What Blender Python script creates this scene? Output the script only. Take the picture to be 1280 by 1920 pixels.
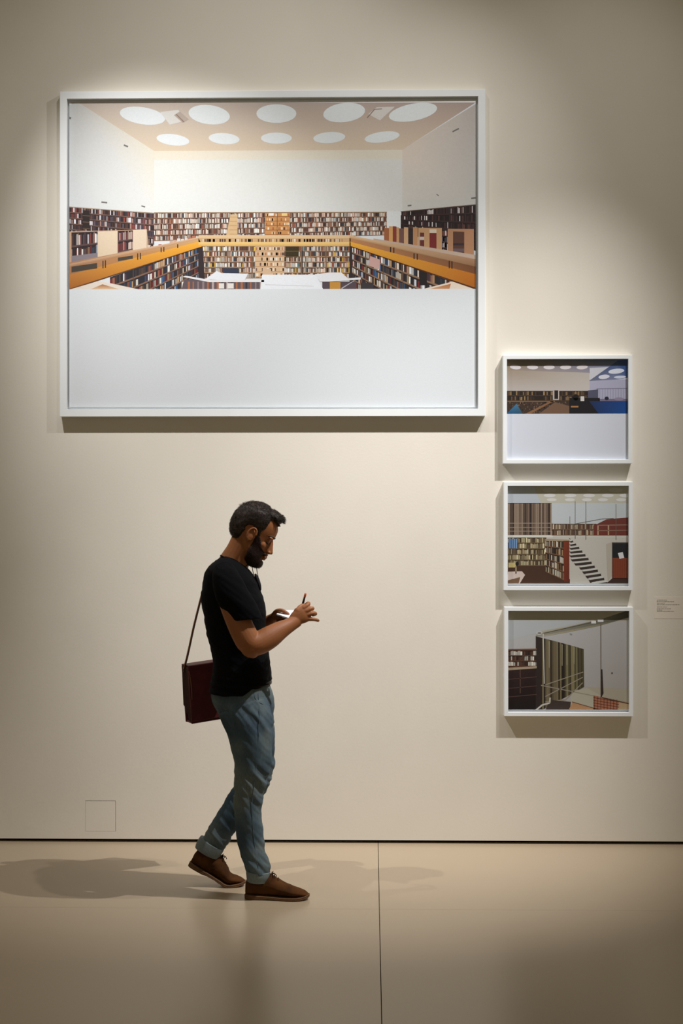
import bpy, bmesh, math, random
from mathutils import Vector, Matrix, noise
R = random.Random(7)
C = bpy.context.scene.collection
for o in list(bpy.data.objects): bpy.data.objects.remove(o)

# ------------------------------------------------------------------ camera, world, lamps, exposure
F = 2667.0; CAM = Vector((0, -7.25, 1.62)); YAW = 0.021; HOR = 985.0
cd = bpy.data.cameras.new('camera'); cam = bpy.data.objects.new('camera', cd); C.objects.link(cam)
cd.sensor_fit = 'VERTICAL'; cd.sensor_height = 36.0; cd.lens = F/1920*36
cd.shift_y = (HOR-960)/1920
cam.location = CAM; cam.rotation_euler = (math.pi/2, 0, YAW)
cd.clip_end = 100
bpy.context.scene.camera = cam
vs = bpy.context.scene.view_settings
vs.view_transform = 'Standard'; vs.look = 'None'; vs.gamma = 1; vs.use_curve_mapping = False
vs.exposure = 0.0
w = bpy.data.worlds.new('gallery_ambience'); bpy.context.scene.world = w; w.use_nodes = True
bg = w.node_tree.nodes['Background']; bg.inputs[0].default_value = (1.0, .86, .58, 1); bg.inputs[1].default_value = 0.175

def lamp(name, loc, aim, power, size, blend, col=(1, .975, .97), rad=.02):
    l = bpy.data.lights.new(name, 'SPOT'); o = bpy.data.objects.new(name, l); C.objects.link(o)
    l.energy = power; l.spot_size = math.radians(size); l.spot_blend = blend; l.color = col
    l.shadow_soft_size = rad
    o.location = loc
    o.rotation_euler = (Vector(aim)-Vector(loc)).to_track_quat('-Z', 'Y').to_euler()
    o['label'] = 'unseen spotlight washing the gallery wall'; o['category'] = 'spotlight'
    return o
# unseen wall spots: main pair from frame shadows, the rest added for brightness
LS = 58.5
lamp('spot_lamp', (-2.1, -1.8, 5.6), (-.62, 0, 2.08), LS*12.5, 2*20.4, .981)
lamp('spot_lamp', (2.3, -1.8, 5.6), (-.372, 0, -.153), LS*18.73, 2*19.95, 1, rad=.03)
lamp('spot_lamp', (-.5, -1.8, 5.6), (-.8, 0, 3.1), LS*1.35, 2*43, 1)  # added broad fill for the top of the wall
lamp('spot_lamp', (1.5, -1.8, 5.6), (.85, 0, 2.75), LS*1.25, 2*29, 1)  # added to lift the upper right wall
lamp('spot_lamp', (1.665, -1.8, 5.6), (-3.188, 0, -.959), LS*4.0, 2*35.6, .8, rad=.04)  # added wide spot from the brightness fit, aimed far left

# ------------------------------------------------------------------ helpers
cy, sy = math.cos(YAW), math.sin(YAW)
def P(px, py, y=0.0):
    "pixel of the photograph -> world point on the plane at depth y"
    a = (px-640)/F; b = (HOR-py)/F
    dx = a*cy-sy; dy = a*sy+cy
    t = (y-CAM.y)/dy
    return Vector((CAM.x+dx*t, y, CAM.z+b*t))
def lin(c):
    return tuple(((v/255)/12.92 if v <= 10 else (((v/255)+.055)/1.055)**2.4) for v in c)
def mat(name, col, rough=.6, spec=.5, noise_amt=0, scale=30, bump=0, bscale=200, metal=0, srgb=True, col2=None, stretch=(1,1,1), coat=0):
    m = bpy.data.materials.new(name); m.use_nodes = True; nt = m.node_tree; b = nt.nodes['Principled BSDF']
    c = lin(col) if srgb else col
    b.inputs['Base Color'].default_value = (*c, 1); b.inputs['Roughness'].default_value = rough
    b.inputs['Specular IOR Level'].default_value = spec; b.inputs['Metallic'].default_value = metal
    b.inputs['Coat Weight'].default_value = coat
    tc = nt.nodes.new('ShaderNodeTexCoord'); mp = nt.nodes.new('ShaderNodeMapping'); mp.inputs['Scale'].default_value = stretch
    nt.links.new(tc.outputs['Object'], mp.inputs[0])
    if noise_amt or col2:
        n = nt.nodes.new('ShaderNodeTexNoise'); n.inputs['Scale'].default_value = scale; n.inputs['Detail'].default_value = 5
        nt.links.new(mp.outputs[0], n.inputs['Vector'])
        r = nt.nodes.new('ShaderNodeValToRGB'); nt.links.new(n.outputs[0], r.inputs[0])
        r.color_ramp.elements[0].position = .32; r.color_ramp.elements[1].position = .68
        if col2: d = lin(col2)
        else: d = tuple(v*(1-noise_amt) for v in c)
        r.color_ramp.elements[0].color = (*d, 1); r.color_ramp.elements[1].color = (*c, 1)
        nt.links.new(r.outputs[0], b.inputs['Base Color'])
    if bump:
        n2 = nt.nodes.new('ShaderNodeTexNoise'); n2.inputs['Scale'].default_value = bscale; n2.inputs['Detail'].default_value = 3
        nt.links.new(mp.outputs[0], n2.inputs['Vector'])
        bp = nt.nodes.new('ShaderNodeBump'); bp.inputs['Strength'].default_value = bump; bp.inputs['Distance'].default_value = .002
        nt.links.new(n2.outputs[0], bp.inputs['Height']); nt.links.new(bp.outputs[0], b.inputs['Normal'])
    return m
def link(name, me, m=None, parent=None, smooth=False):
    o = bpy.data.objects.new(name, me); C.objects.link(o)
    if m: me.materials.append(m)
    if parent: o.parent = parent; o.matrix_parent_inverse = parent.matrix_world.inverted()
    if smooth: me.shade_smooth()
    return o
def from_bm(name, bm, m=None, parent=None, smooth=False):
    me = bpy.data.meshes.new(name); bmesh.ops.recalc_face_normals(bm, faces=bm.faces); bm.to_mesh(me); bm.free()
    return link(name, me, m, parent, smooth)
def empty(name, loc):
    o = bpy.data.objects.new(name, None); C.objects.link(o); o.location = loc
    o.empty_display_size = .1
    bpy.context.view_layer.update(); return o
def tag(o, label=None, cat=None, group=None, kind=None):
    if label: o['label'] = label
    if cat: o['category'] = cat
    if group: o['group'] = group
    if kind: o['kind'] = kind
    return o
def box(bm, a, b, bev=0):
    a = Vector(a); b = Vector(b); c = (a+b)/2; s = b-a
    r = bmesh.ops.create_cube(bm, size=1, matrix=Matrix.Translation(c) @ Matrix.Diagonal((abs(s.x), abs(s.y), abs(s.z), 1)))
    if bev:
        es = list({e for v in r['verts'] for e in v.link_edges})
        bmesh.ops.bevel(bm, geom=es, offset=bev, segments=2, affect='EDGES', profile=.5)
def quad(bm, pts):
    return bm.faces.new([bm.verts.new(p) for p in pts])
def ring(bm, c, u, v, ru, rv, n=24, e=1.0):
    out = []
    for i in range(n):
        t = 2*math.pi*i/n; ct, st = math.cos(t), math.sin(t)
        x = math.copysign(abs(ct)**e, ct); z = math.copysign(abs(st)**e, st)
        out.append(bm.verts.new(c+u*(ru*x)+v*(rv*z)))
    return out
def bridge(bm, rings, caps=True):
    for a, b in zip(rings, rings[1:]):
        n = len(a)
        for i in range(n): bm.faces.new((a[i], a[(i+1) % n], b[(i+1) % n], b[i]))
    if caps:
        for r_, rev in ((rings[0], True), (rings[-1], False)):
            c = sum((v.co for v in r_), Vector())/len(r_)
            cv = bm.verts.new(c); n = len(r_)
            for i in range(n):
                f = (r_[(i+1) % n], r_[i], cv) if rev else (r_[i], r_[(i+1) % n], cv)
                bm.faces.new(f)
def catmull(pts, k):
    "pts: list of equal-length tuples; k subdivisions"
    out = []
    n = len(pts)
    for i in range(n-1):
        p0 = pts[max(i-1, 0)]; p1 = pts[i]; p2 = pts[i+1]; p3 = pts[min(i+2, n-1)]
        for j in range(k):
            t = j/k
            out.append(tuple(.5*((2*b)+(-a+c)*t+(2*a-5*b+4*c-d)*t*t+(-a+3*b-3*c+d)*t**3) for a, b, c, d in zip(p0, p1, p2, p3)))
    out.append(pts[-1]); return out
def tube(bm, pts, n=20, k=4, e=1.0, Y=Vector((0, 1, 0)), round_ends=True):
    "pts: (x,y,z,r_in_plane,r_depth) world; swept tube"
    pts = catmull([tuple(p) for p in pts], k)
    cs = [Vector(p[:3]) for p in pts]; rs = []
    N = len(pts)
    tans = [(cs[min(i+1, N-1)]-cs[max(i-1, 0)]).normalized() for i in range(N)]
    seq = []
    if round_ends:
        for s in (.98, .8, .5): seq.append((0, -math.sqrt(1-(1-s)**2 if False else s*s), math.sqrt(max(0, 1-s*s))))
    for i in range(N): seq.append((i, 0, 1))
    if round_ends:
        for s in (.5, .8, .98): seq.append((N-1, s*s, math.sqrt(max(0, 1-s*s))))
    for i, off, sc in seq:
        t = tans[i]; u = Y.cross(t)
        if u.length < 1e-4: u = Vector((1, 0, 0))
        u.normalize(); v = t.cross(u).normalized()
        ru, rv = pts[i][3], pts[i][4]
        rs.append(ring(bm, cs[i]+t*(off*min(ru, rv)), u, v, ru*sc, rv*sc, n, e))
    bridge(bm, rs)
def ptube(bm, pts, **kw):
    "pts: (px, py, y, r_px, r_depth_m)"
    q = []
    for px, py, y, r, rd in pts:
        p = P(px, py, y); s = (y-CAM.y)/F
        q.append((p.x, p.y, p.z, r*s, rd))
    tube(bm, q, **kw)
def slices(bm, rows, y0, n=28, e=.9, k=3):
    "rows: (py, pxL, pxR, half_depth[, yc]) horizontal slices of a standing form"
    rows = catmull([tuple(r) if len(r) == 5 else tuple(r)+(y0,) for r in rows], k)
    rs = []
    for py, a, b, d, yc in rows:
        A = P(a, py, yc); B = P(b, py, yc)
        rs.append(ring(bm, (A+B)/2, Vector((1, 0, 0)), Vector((0, 1, 0)), (B-A).length/2, d, n, e))
    bridge(bm, rs)
def ellip(bm, c, r, rot=None, seg=16):
    M = Matrix.Translation(c) @ (rot.to_4x4() if rot else Matrix.Identity(4)) @ Matrix.Diagonal((*r, 1))
    bmesh.ops.create_uvsphere(bm, u_segments=seg, v_segments=seg//2+2, radius=1, matrix=M)
def remesh(name, bm, voxel, smooth_it, m, parent, post=None):
    me = bpy.data.meshes.new(name+'_raw'); bmesh.ops.recalc_face_normals(bm, faces=bm.faces); bm.to_mesh(me); bm.free()
    t = bpy.data.objects.new('raw', me); C.objects.link(t)
    r = t.modifiers.new('r', 'REMESH'); r.mode = 'VOXEL'; r.voxel_size = voxel; r.adaptivity = 0
    if smooth_it:
        s = t.modifiers.new('s', 'SMOOTH'); s.factor = .5; s.iterations = smooth_it
    dg = bpy.context.evaluated_depsgraph_get(); dg.update()
    out = bpy.data.meshes.new_from_object(t.evaluated_get(dg)); out.name = name
    bpy.data.objects.remove(t); bpy.data.meshes.remove(me)
    if post:
        nr = [v.normal.copy() for v in out.vertices]
        for v, nn in zip(out.vertices, nr): v.co = post(v.co.copy(), nn)
    out.materials.clear()
    return link(name, out, m, parent, True)

# ------------------------------------------------------------------ setting
M_wall = mat('plaster_wall', (225, 219, 207), .85, .25, .035, 3, .12, 90)
M_gap = mat('shadow_gap', (24, 20, 16), .9, .1, .2, 40)
M_slab = mat('polished_floor', (168, 151, 127), .27, .5, .05, 1.1, .03, 30, coat=0)
hp = [P(160, 1501), P(217, 1559)]            # access panel opening in the wall
hx0, hx1, hz1, hz0 = hp[0].x, hp[1].x, hp[0].z, hp[1].z
bm = bmesh.new()
WX0, WX1, WZ0, WZ1 = -6, 6, .016, 7
def wq(x0, x1, z0, z1): quad(bm, [(x0, 0, z0), (x1, 0, z0), (x1, 0, z1), (x0, 0, z1)])
wq(WX0, hx0, WZ0, WZ1); wq(hx1, WX1, WZ0, WZ1); wq(hx0, hx1, WZ0, hz0); wq(hx0, hx1, hz1, WZ1)
D = .03
quad(bm, [(hx0, 0, hz0), (hx0, D, hz0), (hx0, D, hz1), (hx0, 0, hz1)]); quad(bm, [(hx1, 0, hz0), (hx1, 0, hz1), (hx1, D, hz1), (hx1, D, hz0)])
quad(bm, [(hx0, 0, hz1), (hx0, D, hz1), (hx1, D, hz1), (hx1, 0, hz1)]); quad(bm, [(hx0, 0, hz0), (hx1, 0, hz0), (hx1, D, hz0), (hx0, D, hz0)])
quad(bm, [(hx0, D, hz0), (hx1, D, hz0), (hx1, D, hz1), (hx0, D, hz1)])
# underside, back and ends give the wall its thickness
quad(bm, [(WX0, 0, WZ0), (WX0, .15, WZ0), (WX1, .15, WZ0), (WX1, 0, WZ0)])
quad(bm, [(WX0, .15, WZ0), (WX0, .15, WZ1), (WX1, .15, WZ1), (WX1, .15, WZ0)])
wall = from_bm('wall_back', bm, M_wall); tag(wall, 'tall cream plaster gallery wall with a dark gap at its foot', kind='structure')
me = wall.data
bm = bmesh.new(); box(bm, (hx0+.0007, -.0002, hz0+.0006), (hx1-.002, .024, hz1-.003), .0006)
from_bm('access_panel', bm, M_wall, wall)
bm = bmesh.new(); box(bm, (WX0, .045, 0), (WX1, .06, .0155)); g = from_bm('trim_1', bm, M_gap); tag(g, 'black recessed gap running under the cream wall', kind='structure')
# floor slabs
bm = bmesh.new(); box(bm, (-6, -9.5, -.08), (6, .15, -.012)); fl = from_bm('floor', bm, M_gap); tag(fl, 'pale polished floor of large slabs', kind='structure')
s0 = P(704, 1585, -.02); sx = s0.x+.012
ys = [.044, -1.245, -3.75, -6.3, -9.4]; xs = [-6+.6, sx-2.5, sx, sx+2.5, 5.6]
for j in range(4):
    for i in range(4):
        bm = bmesh.new(); gx = .0014; gy = .0005
        box(bm, (xs[i]+gx, ys[j+1]+gy, -.0125), (xs[i+1]-gx, ys[j]-gy, 0), .0005)
        from_bm('floor_slab', bm, M_slab, fl)

# ------------------------------------------------------------------ framed photographs
M_frame = mat('white_lacquer_frame', (232, 236, 238), .45, .4, .02, 12)
M_board = mat('white_board', (240, 243, 246), .8, .2, .01, 12)
def print_material(name):
    m = bpy.data.materials.new(name); m.use_nodes = True; nt = m.node_tree; b = nt.nodes['Principled BSDF']
    a = nt.nodes.new('ShaderNodeVertexColor'); a.layer_name = 'ink'
    n = nt.nodes.new('ShaderNodeTexNoise'); n.inputs['Scale'].default_value = 260; n.inputs['Detail'].default_value = 2
    mx = nt.nodes.new('ShaderNodeMix'); mx.data_type = 'RGBA'; mx.blend_type = 'MULTIPLY'; mx.inputs[0].default_value = .12
    nt.links.new(a.outputs[0], mx.inputs[6]); nt.links.new(n.outputs[0], mx.inputs[7])
    nt.links.new(mx.outputs[2], b.inputs['Base Color']); b.inputs['Roughness'].default_value = .55; b.inputs['Specular IOR Level'].default_value = .25
    return m
M_print = print_material('photographic_print')
M_glass = bpy.data.materials.new('picture_glass'); M_glass.use_nodes = True
nt = M_glass.node_tree; nt.nodes.clear()
out = nt.nodes.new('ShaderNodeOutputMaterial'); mixs = nt.nodes.new('ShaderNodeMixShader'); tr = nt.nodes.new('ShaderNodeBsdfTransparent'); gl = nt.nodes.new('ShaderNodeBsdfGlossy')
gl.inputs['Roughness'].default_value = .02; fr = nt.nodes.new('ShaderNodeLayerWeight'); fr.inputs[0].default_value = .5
pw = nt.nodes.new('ShaderNodeMath'); pw.operation = 'POWER'; pw.inputs[1].default_value = 5; ma = nt.nodes.new('ShaderNodeMath'); ma.operation = 'MULTIPLY_ADD'; ma.inputs[1].default_value = .8; ma.inputs[2].default_value = .035
nt.links.new(fr.outputs['Facing'], pw.inputs[0]); nt.links.new(pw.outputs[0], ma.inputs[0]); nt.links.new(ma.outputs[0], mixs.inputs[0]); nt.links.new(tr.outputs[0], mixs.inputs[1]); nt.links.new(gl.outputs[0], mixs.inputs[2]); nt.links.new(mixs.outputs[0], out.inputs[0])

class Ink:
    "flat print: coloured shapes layered on one sheet, given in photograph pixels"
    def __init__(s, y, x0, x1, y0, y1, gain=1.0):
        s.y = y; s.v = []; s.f = []; s.c = []; s.n = 0; s.clip = (x0, x1, y0, y1); s.gain = gain
    def clipit(s, pts):
        x0, x1, y0, y1 = s.clip
        def cut(pts, ins, inter):
            o = []
            for i in range(len(pts)):
                a, b = pts[i-1], pts[i]
                if ins(b):
                    if not ins(a): o.append(inter(a, b))
                    o.append(b)
                elif ins(a): o.append(inter(a, b))
            return o
        def lerp(a, b, t): return tuple(p+(q-p)*t for p, q in zip(a, b))
        for ax, lim, sg in ((0, x0, 1), (0, x1, -1), (1, y0, 1), (1, y1, -1)):
            if not pts: return pts
            pts = cut(pts, lambda p: (p[ax]-lim)*sg >= 0, lambda a, b: lerp(a, b, (lim-a[ax])/(b[ax]-a[ax])))
        return pts
    def poly(s, pts, cols, layer):
        if not isinstance(cols[0], (tuple, list)): cols = [cols]*len(pts)
        pts = s.clipit([tuple(p)+tuple(c) for p, c in zip(pts, cols)])
        if len(pts) < 3: return
        b = len(s.v)
        for p in pts:
            s.v.append(P(p[0], p[1], s.y-.00006*layer)); c = [u_*k_ for u_, k_ in zip(lin([max(0, min(255, q)) for q in p[2:5]]), (.95, 1.0, 1.05))]
            s.c.append((*[min(.95, q*s.gain) for q in c], 1))
        s.f.append(tuple(range(b, b+len(pts))))
    def rect(s, x0, y0, x1, y1, c, layer, c2=None):
        s.poly([(x0, y0), (x1, y0), (x1, y1), (x0, y1)], [c, c, c2 or c, c2 or c], layer)
    def ell(s, cx, cy_, rx, ry, rot, c, layer, n=28):
        r = math.radians(rot); pts = []
        for i in range(n):
            t = 2*math.pi*i/n; x = rx*math.cos(t); y = ry*math.sin(t)
            pts.append((cx+x*math.cos(r)-y*math.sin(r), cy_+x*math.sin(r)+y*math.cos(r)))
        s.poly(pts, c, layer)
    def line(s, a, b, w0, w1, c, layer):
        dx, dy = b[0]-a[0], b[1]-a[1]; L = math.hypot(dx, dy); nx, ny = -dy/L, dx/L
        s.poly([(a[0]+nx*w0/2, a[1]+ny*w0/2), (b[0]+nx*w1/2, b[1]+ny*w1/2), (b[0]-nx*w1/2, b[1]-ny*w1/2), (a[0]-nx*w0/2, a[1]-ny*w0/2)], c, layer)
    def shelves(s, q, rows, nb, pal, dark, shelf, layer, fill=1.0, persp=1.0, thick=.16, bays=0):
        "q = TL,TR,BR,BL; rows of books drawn in perspective (persp>1: right side nearer)"
        TL, TR, BR, BL = q
        def m(u, v):
            t = [TL[i]+(TR[i]-TL[i])*u for i in (0, 1)]; b = [BL[i]+(BR[i]-BL[i])*u for i in (0, 1)]
            return (t[0]+(b[0]-t[0])*v, t[1]+(b[1]-t[1])*v)
        def wu(u): return u if abs(persp-1) < 1e-3 else (persp**u-1)/(persp-1)
        s.poly([TL, TR, BR, BL], dark, layer)
        for r in range(rows):
            v0 = r/rows; v1 = (r+1)/rows; vb = v1-thick/rows
            u = 0.0
            while u < 1:
                du = R.uniform(.6, 1.5)/nb
                if R.random() < fill:
                    c = R.choice(pal); k = R.uniform(.8, 1.12); c = tuple(min(252, x*k) for x in c)
                    top = v0+(vb-v0)*R.uniform(.04, .26); ln = R.uniform(-.12, .12)*du if R.random() < .2 else 0
                    a, b = wu(u), wu(min(1, u+du*R.uniform(.72, .95)))
                    s.poly([m(a+ln, top), m(b+ln, top), m(b, vb), m(a, vb)], c, layer+1)
                u += du
            s.poly([m(0, vb), m(1, vb), m(1, v1), m(0, v1)], shelf, layer+2)
        for b in range(1, bays):
            u = wu(b/bays); s.poly([m(u-.004, 0), m(u+.004, 0), m(u+.004, 1), m(u-.004, 1)], tuple(x*.7 for x in shelf), layer+3)
    def build(s, name, parent):
        me = bpy.data.meshes.new(name); me.from_pydata(s.v, [], s.f)
        at = me.color_attributes.new('ink', 'FLOAT_COLOR', 'POINT')
        at.data.foreach_set('color', [x for c in s.c for x in c])
        me.update(); o = link(name, me, M_print, parent)
        return o

PY = -.023     # print face
def framed(name_label, outer, rail, board, paper_col, deep=.042):
    x0, y0, x1, y1 = outer
    yf = -deep
    A = P(x0, y0, yf); B = P(x1, y1, yf)
    root = empty('framed_photograph', ((A.x+B.x)/2, 0, B.z)); tag(root, name_label, 'picture', 'white framed photographs on the wall')
    s = (yf-CAM.y)/F; rw = rail*s
    X0, X1, Z1, Z0 = A.x, B.x, A.z, B.z
    # four mitred rails as one moulding
    bm = bmesh.new()
    prof = [(0, 0), (0, yf+.0015), (.0015, yf), (rw-.001, yf), (rw, yf+.001), (rw, 0)]
    cor = [((X0, Z0), (1, 1)), ((X1, Z0), (-1, 1)), ((X1, Z1), (-1, -1)), ((X0, Z1), (1, -1))]
    loops = [[bm.verts.new((cx+sx_*d, y, cz+sz*d)) for d, y in prof] for (cx, cz), (sx_, sz) in cor]
    for k in range(4):
        a, b = loops[k], loops[(k+1) % 4]
        for i in range(len(prof)):
            j = (i+1) % len(prof); bm.faces.new((a[i], a[j], b[j], b[i]))
    from_bm('frame', bm, M_frame, root)
    bm = bmesh.new(); box(bm, (X0+rw, -.010, Z0+rw), (X1-rw, -.005, Z1-rw)); from_bm('backing_board', bm, M_board, root)
    a = P(board[0], board[1], PY); b = P(board[2], board[3], PY)
    bm = bmesh.new(); box(bm, (a.x, PY+.0005, b.z), (b.x, -.010, a.z)); from_bm('mount_board', bm, M_board, root)
    bm = bmesh.new(); quad(bm, [(X0+rw, yf+.006, Z0+rw), (X1-rw, yf+.006, Z0+rw), (X1-rw, yf+.006, Z1-rw), (X0+rw, yf+.006, Z1-rw)])
    from_bm('glass', bm, M_glass, root)
    return root

# ---- large photograph
pal_b = [(244, 236, 222), (238, 222, 206), (232, 206, 188), (244, 240, 236), (236, 228, 212), (222, 205, 185), (200, 160, 140), (150, 80, 62), (96, 62, 52), (60, 42, 40), (235, 235, 230), (225, 190, 170), (120, 96, 80), (168, 120, 92), (205, 195, 180), (58, 68, 78)]
pal_d = [(60, 45, 48), (90, 60, 55), (200, 190, 190), (120, 70, 60), (150, 70, 62), (225, 220, 220), (70, 60, 70), (180, 140, 125), (95, 80, 90)]
pal_dk = [(52, 34, 36), (40, 28, 32), (70, 44, 42), (95, 60, 55), (225, 215, 210), (60, 40, 44), (45, 35, 40)]
pal_l = [(230, 222, 210), (52, 60, 74), (90, 70, 62), (210, 190, 165), (44, 50, 62), (150, 90, 70), (235, 235, 238), (70, 60, 58), (60, 92, 130), (188, 150, 110), (120, 40, 40), (44, 40, 44)]
f1 = framed('very large white framed photograph of a library hall under round skylights', (112, 172, 909.5, 780), 13.5, (130, 192, 891.5, 763), None)
K = Ink(PY, 130, 891.5, 192, 763, .97)
W = (233, 234, 234)
K.rect(130, 192, 892, 763, W, 0)
K.poly([(130, 192), (891.5, 192), (754, 281), (289, 283)], [(206, 190, 176), (182, 160, 150), (226, 204, 178), (228, 206, 178)], 1)
K.poly([(130, 197), (147, 192), (289, 283), (289, 400), (130, 389)], [(214, 214, 212), (212, 208, 202), (236, 226, 206), (238, 236, 230), (222, 223, 221)], 2)
K.poly([(289, 283), (754, 281), (754, 398), (289, 400)], [(240, 228, 206), (238, 226, 206), (234, 232, 224), (238, 237, 231)], 2)
K.poly([(289, 300), (754, 298), (754, 398), (289, 400)], [(236, 234, 226), (232, 230, 222), (232, 230, 224), (238, 237, 231)], 3)
K.poly([(754, 281), (891.5, 195), (891.5, 382), (754, 398)], [(232, 216, 200), (196, 186, 178), (214, 209, 202), (226, 222, 214)], 3)
for e in [(267, 217, 43, 16, 9), (392, 215, 39, 18, 7), (518, 213, 37.5, 17.5, 0), (645, 211, 39.5, 18, -7), (774, 210.5, 46, 16, -11), (324, 262, 31, 10.5, 7), (420, 260, 29, 10.5, 4), (518, 259, 29, 10.5, 0), (617, 258, 30, 10.5, -4), (716, 257, 33, 10, -8)]:
    K.ell(*e, (238, 240, 238), 4)
K.poly([(300, 210), (334, 206), (350, 226), (318, 234)], [(228, 222, 214)]*4, 5); K.poly([(326, 216), (337, 209), (354, 224), (342, 230)], (190, 172, 158), 6); K.line((330, 214), (345, 229), 2, 2, (150, 128, 115), 7)
K.poly([(690, 214), (706, 201), (740, 200), (712, 226)], [(226, 218, 210)]*4, 5); K.line((688, 221), (702, 205), 1.6, 1.6, (140, 118, 105), 7); K.line((702, 205), (716, 204), 1.4, 1.4, (150, 128, 115), 7)
for a, b, ww in [((232, 272), (240, 275), 3), ((190, 379), (201, 380), 3), ((265, 386), (272, 388), 2.4), ((848, 247), (860, 241), 2.6), ((883, 372), (892, 371), 3), ((764, 386), (771, 385), 2.6), ((818, 364), (822, 367), 1.6), ((128, 220), (133, 222), 4)]:
    K.line(a, b, ww, ww, (120, 116, 112), 5)
shelf = (150, 108, 78)
K.shelves([(289, 399), (725, 398), (725, 441), (289, 452)], 5, 190, pal_b, (92, 62, 52), (150, 112, 86), 6, .93, 1, .11, 0)
K.line((289, 399), (725, 398), 1.6, 1.6, (160, 130, 100), 10)
K.rect(496.5, 399, 543, 441, (208, 146, 86), 10)
for r in range(5):
    K.line((497, 406+8.4*r), (543, 406+8.4*r), 1.2, 1.2, (150, 92, 52), 11)
    for _ in range(8):
        x = R.uniform(498, 540); K.rect(x, 401+8.4*r, x+R.uniform(1.5, 3), 405.4+8.4*r, R.choice([(236, 190, 140), (170, 100, 60), (245, 225, 200)]), 11)
K.rect(504, 399.5, 513, 404.5, (245, 240, 232), 12); K.rect(528, 399.5, 538, 405, (248, 214, 140), 12)
K.line((519.5, 399), (519.5, 441), 1.2, 1.2, (120, 80, 50), 12)
K.poly([(432, 402), (445, 402), (445, 441), (424, 441)], (224, 186, 138), 10)
for r in range(5): K.line((430, 407+8*r), (445, 407+8*r), 1, 1, (190, 150, 105), 11)
K.rect(725, 396, 751, 432, (240, 240, 238), 10)
K.shelves([(130, 388), (289, 399), (289, 470), (130, 452)], 6, 62, pal_d, (50, 36, 38), (120, 88, 76), 6, .88, .75, .15, 4)
K.line((130, 388), (289, 400), 1.6, 1.4, (170, 145, 120), 10); K.poly([(155, 394), (168, 395), (168, 431), (155, 430)], (44, 34, 32), 10)
for r in range(3): K.line((155, 404+12*r), (168, 405+12*r), 1.6, 1.6, (104, 80, 66), 11)
K.shelves([(751, 397), (891.5, 384), (891.5, 470), (751, 436)], 5, 66, pal_dk, (30, 20, 24), (62, 40, 40), 6, .8, 1.4, .16, 4)
K.line((751, 397), (891.5, 384), 1.4, 2, (90, 68, 58), 10)
# white railing-side bookcases, left
K.poly([(130, 434), (275, 430), (280, 472), (130, 500)], (198, 160, 130), 11)
K.shelves([(134, 436), (183, 434), (183, 481), (134, 492)], 2, 22, pal_l+pal_d, (46, 34, 38), (96, 72, 70), 12, .95, 1, .12)
K.poly([(134, 480), (183, 474), (183, 482), (134, 492)], (140, 128, 132), 16)
K.shelves([(221, 433), (249, 432), (249, 468), (221, 474)], 2, 11, [(215, 180, 160), (130, 60, 60), (90, 60, 66), (230, 205, 190)], (46, 34, 38), (96, 72, 70), 12, .95, 1, .12)
K.poly([(183, 434), (220, 433), (220, 478), (183, 486)], [(236, 212, 182), (238, 214, 184), (232, 208, 178), (228, 202, 172)], 16)
K.poly([(249, 431), (275, 430), (275, 468), (249, 473)], (236, 212, 184), 16)
for i in range(14):
    x = 276+i*7; K.rect(x, 462-i*1.4+R.uniform(-4, 2), x+6, 474-i*1.9, R.choice([(226, 200, 180), (232, 222, 214), (190, 120, 96), (214, 172, 150)]), 16)
# gallery rail and orange desk, left
K.poly([(130, 492), (372, 446), (380, 462), (130, 543)], [(176, 130, 96), (222, 180, 130), (214, 150, 80), (170, 104, 50)], 17)
K.poly([(134, 500), (182, 493), (182, 503), (134, 511)], (74, 66, 58), 18); K.poly([(221, 483), (249, 479), (249, 485), (221, 490)], (74, 66, 58), 18)
K.poly([(130, 495), (372, 444.5), (372, 448.5), (130, 501)], [(206, 164, 128), (232, 192, 150), (206, 160, 120), (170, 120, 86)], 19)
K.poly([(130, 515), (372, 453), (380, 461.5), (130, 541)], [(196, 128, 60), (252, 182, 62), (248, 172, 50), (176, 104, 44)], 18)
K.line((130, 542.5), (380, 462), 2, 1, (110, 66, 40), 19)
for x, y, h in [(192, 489, 14), (196.5, 488, 14), (257, 475, 12), (262, 474, 12), (301, 464, 9), (306, 463, 9), (332, 458, 7)]: K.rect(x, y, x+2, y+h, (62, 44, 36), 20)
# front balcony
K.rect(372, 441, 657, 462, (214, 172, 124), 17)
K.rect(372, 441, 657, 446.5, (232, 198, 152), 18)
for _ in range(90):
    x = R.uniform(376, 650); K.rect(x, 448, x+R.uniform(1.5, 3.5), 453.5, R.choice([(236, 220, 200), (120, 84, 60), (180, 130, 90), (90, 60, 50)]), 18)
K.rect(372, 454, 657, 461, (250, 212, 138), 19, (232, 180, 100))
# rail and desk, right
K.poly([(655, 441), (891.5, 489), (891.5, 543), (655, 461)], [(196, 140, 96), (110, 70, 46), (140, 80, 40), (200, 130, 70)], 17)
K.poly([(655, 441), (891.5, 486), (891.5, 500), (655, 446.5)], [(232, 194, 150), (180, 136, 104), (150, 108, 74), (200, 150, 106)], 19)
K.poly([(700, 447), (891.5, 478), (891.5, 486), (700, 450)], (206, 180, 160), 18)
K.poly([(655, 453), (891.5, 514), (891.5, 540), (655, 460.5)], [(248, 180, 66), (196, 112, 30), (176, 98, 26), (240, 168, 52)], 19)
K.line((655, 461), (891.5, 541), 1, 2.5, (80, 44, 30), 20)
for x, y, h in [(731, 463, 10), (737, 464, 10), (775, 475, 11), (781, 476, 11), (841, 489, 14), (846, 490, 14)]: K.rect(x, y, x+2, y+h, (44, 30, 26), 20)
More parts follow.
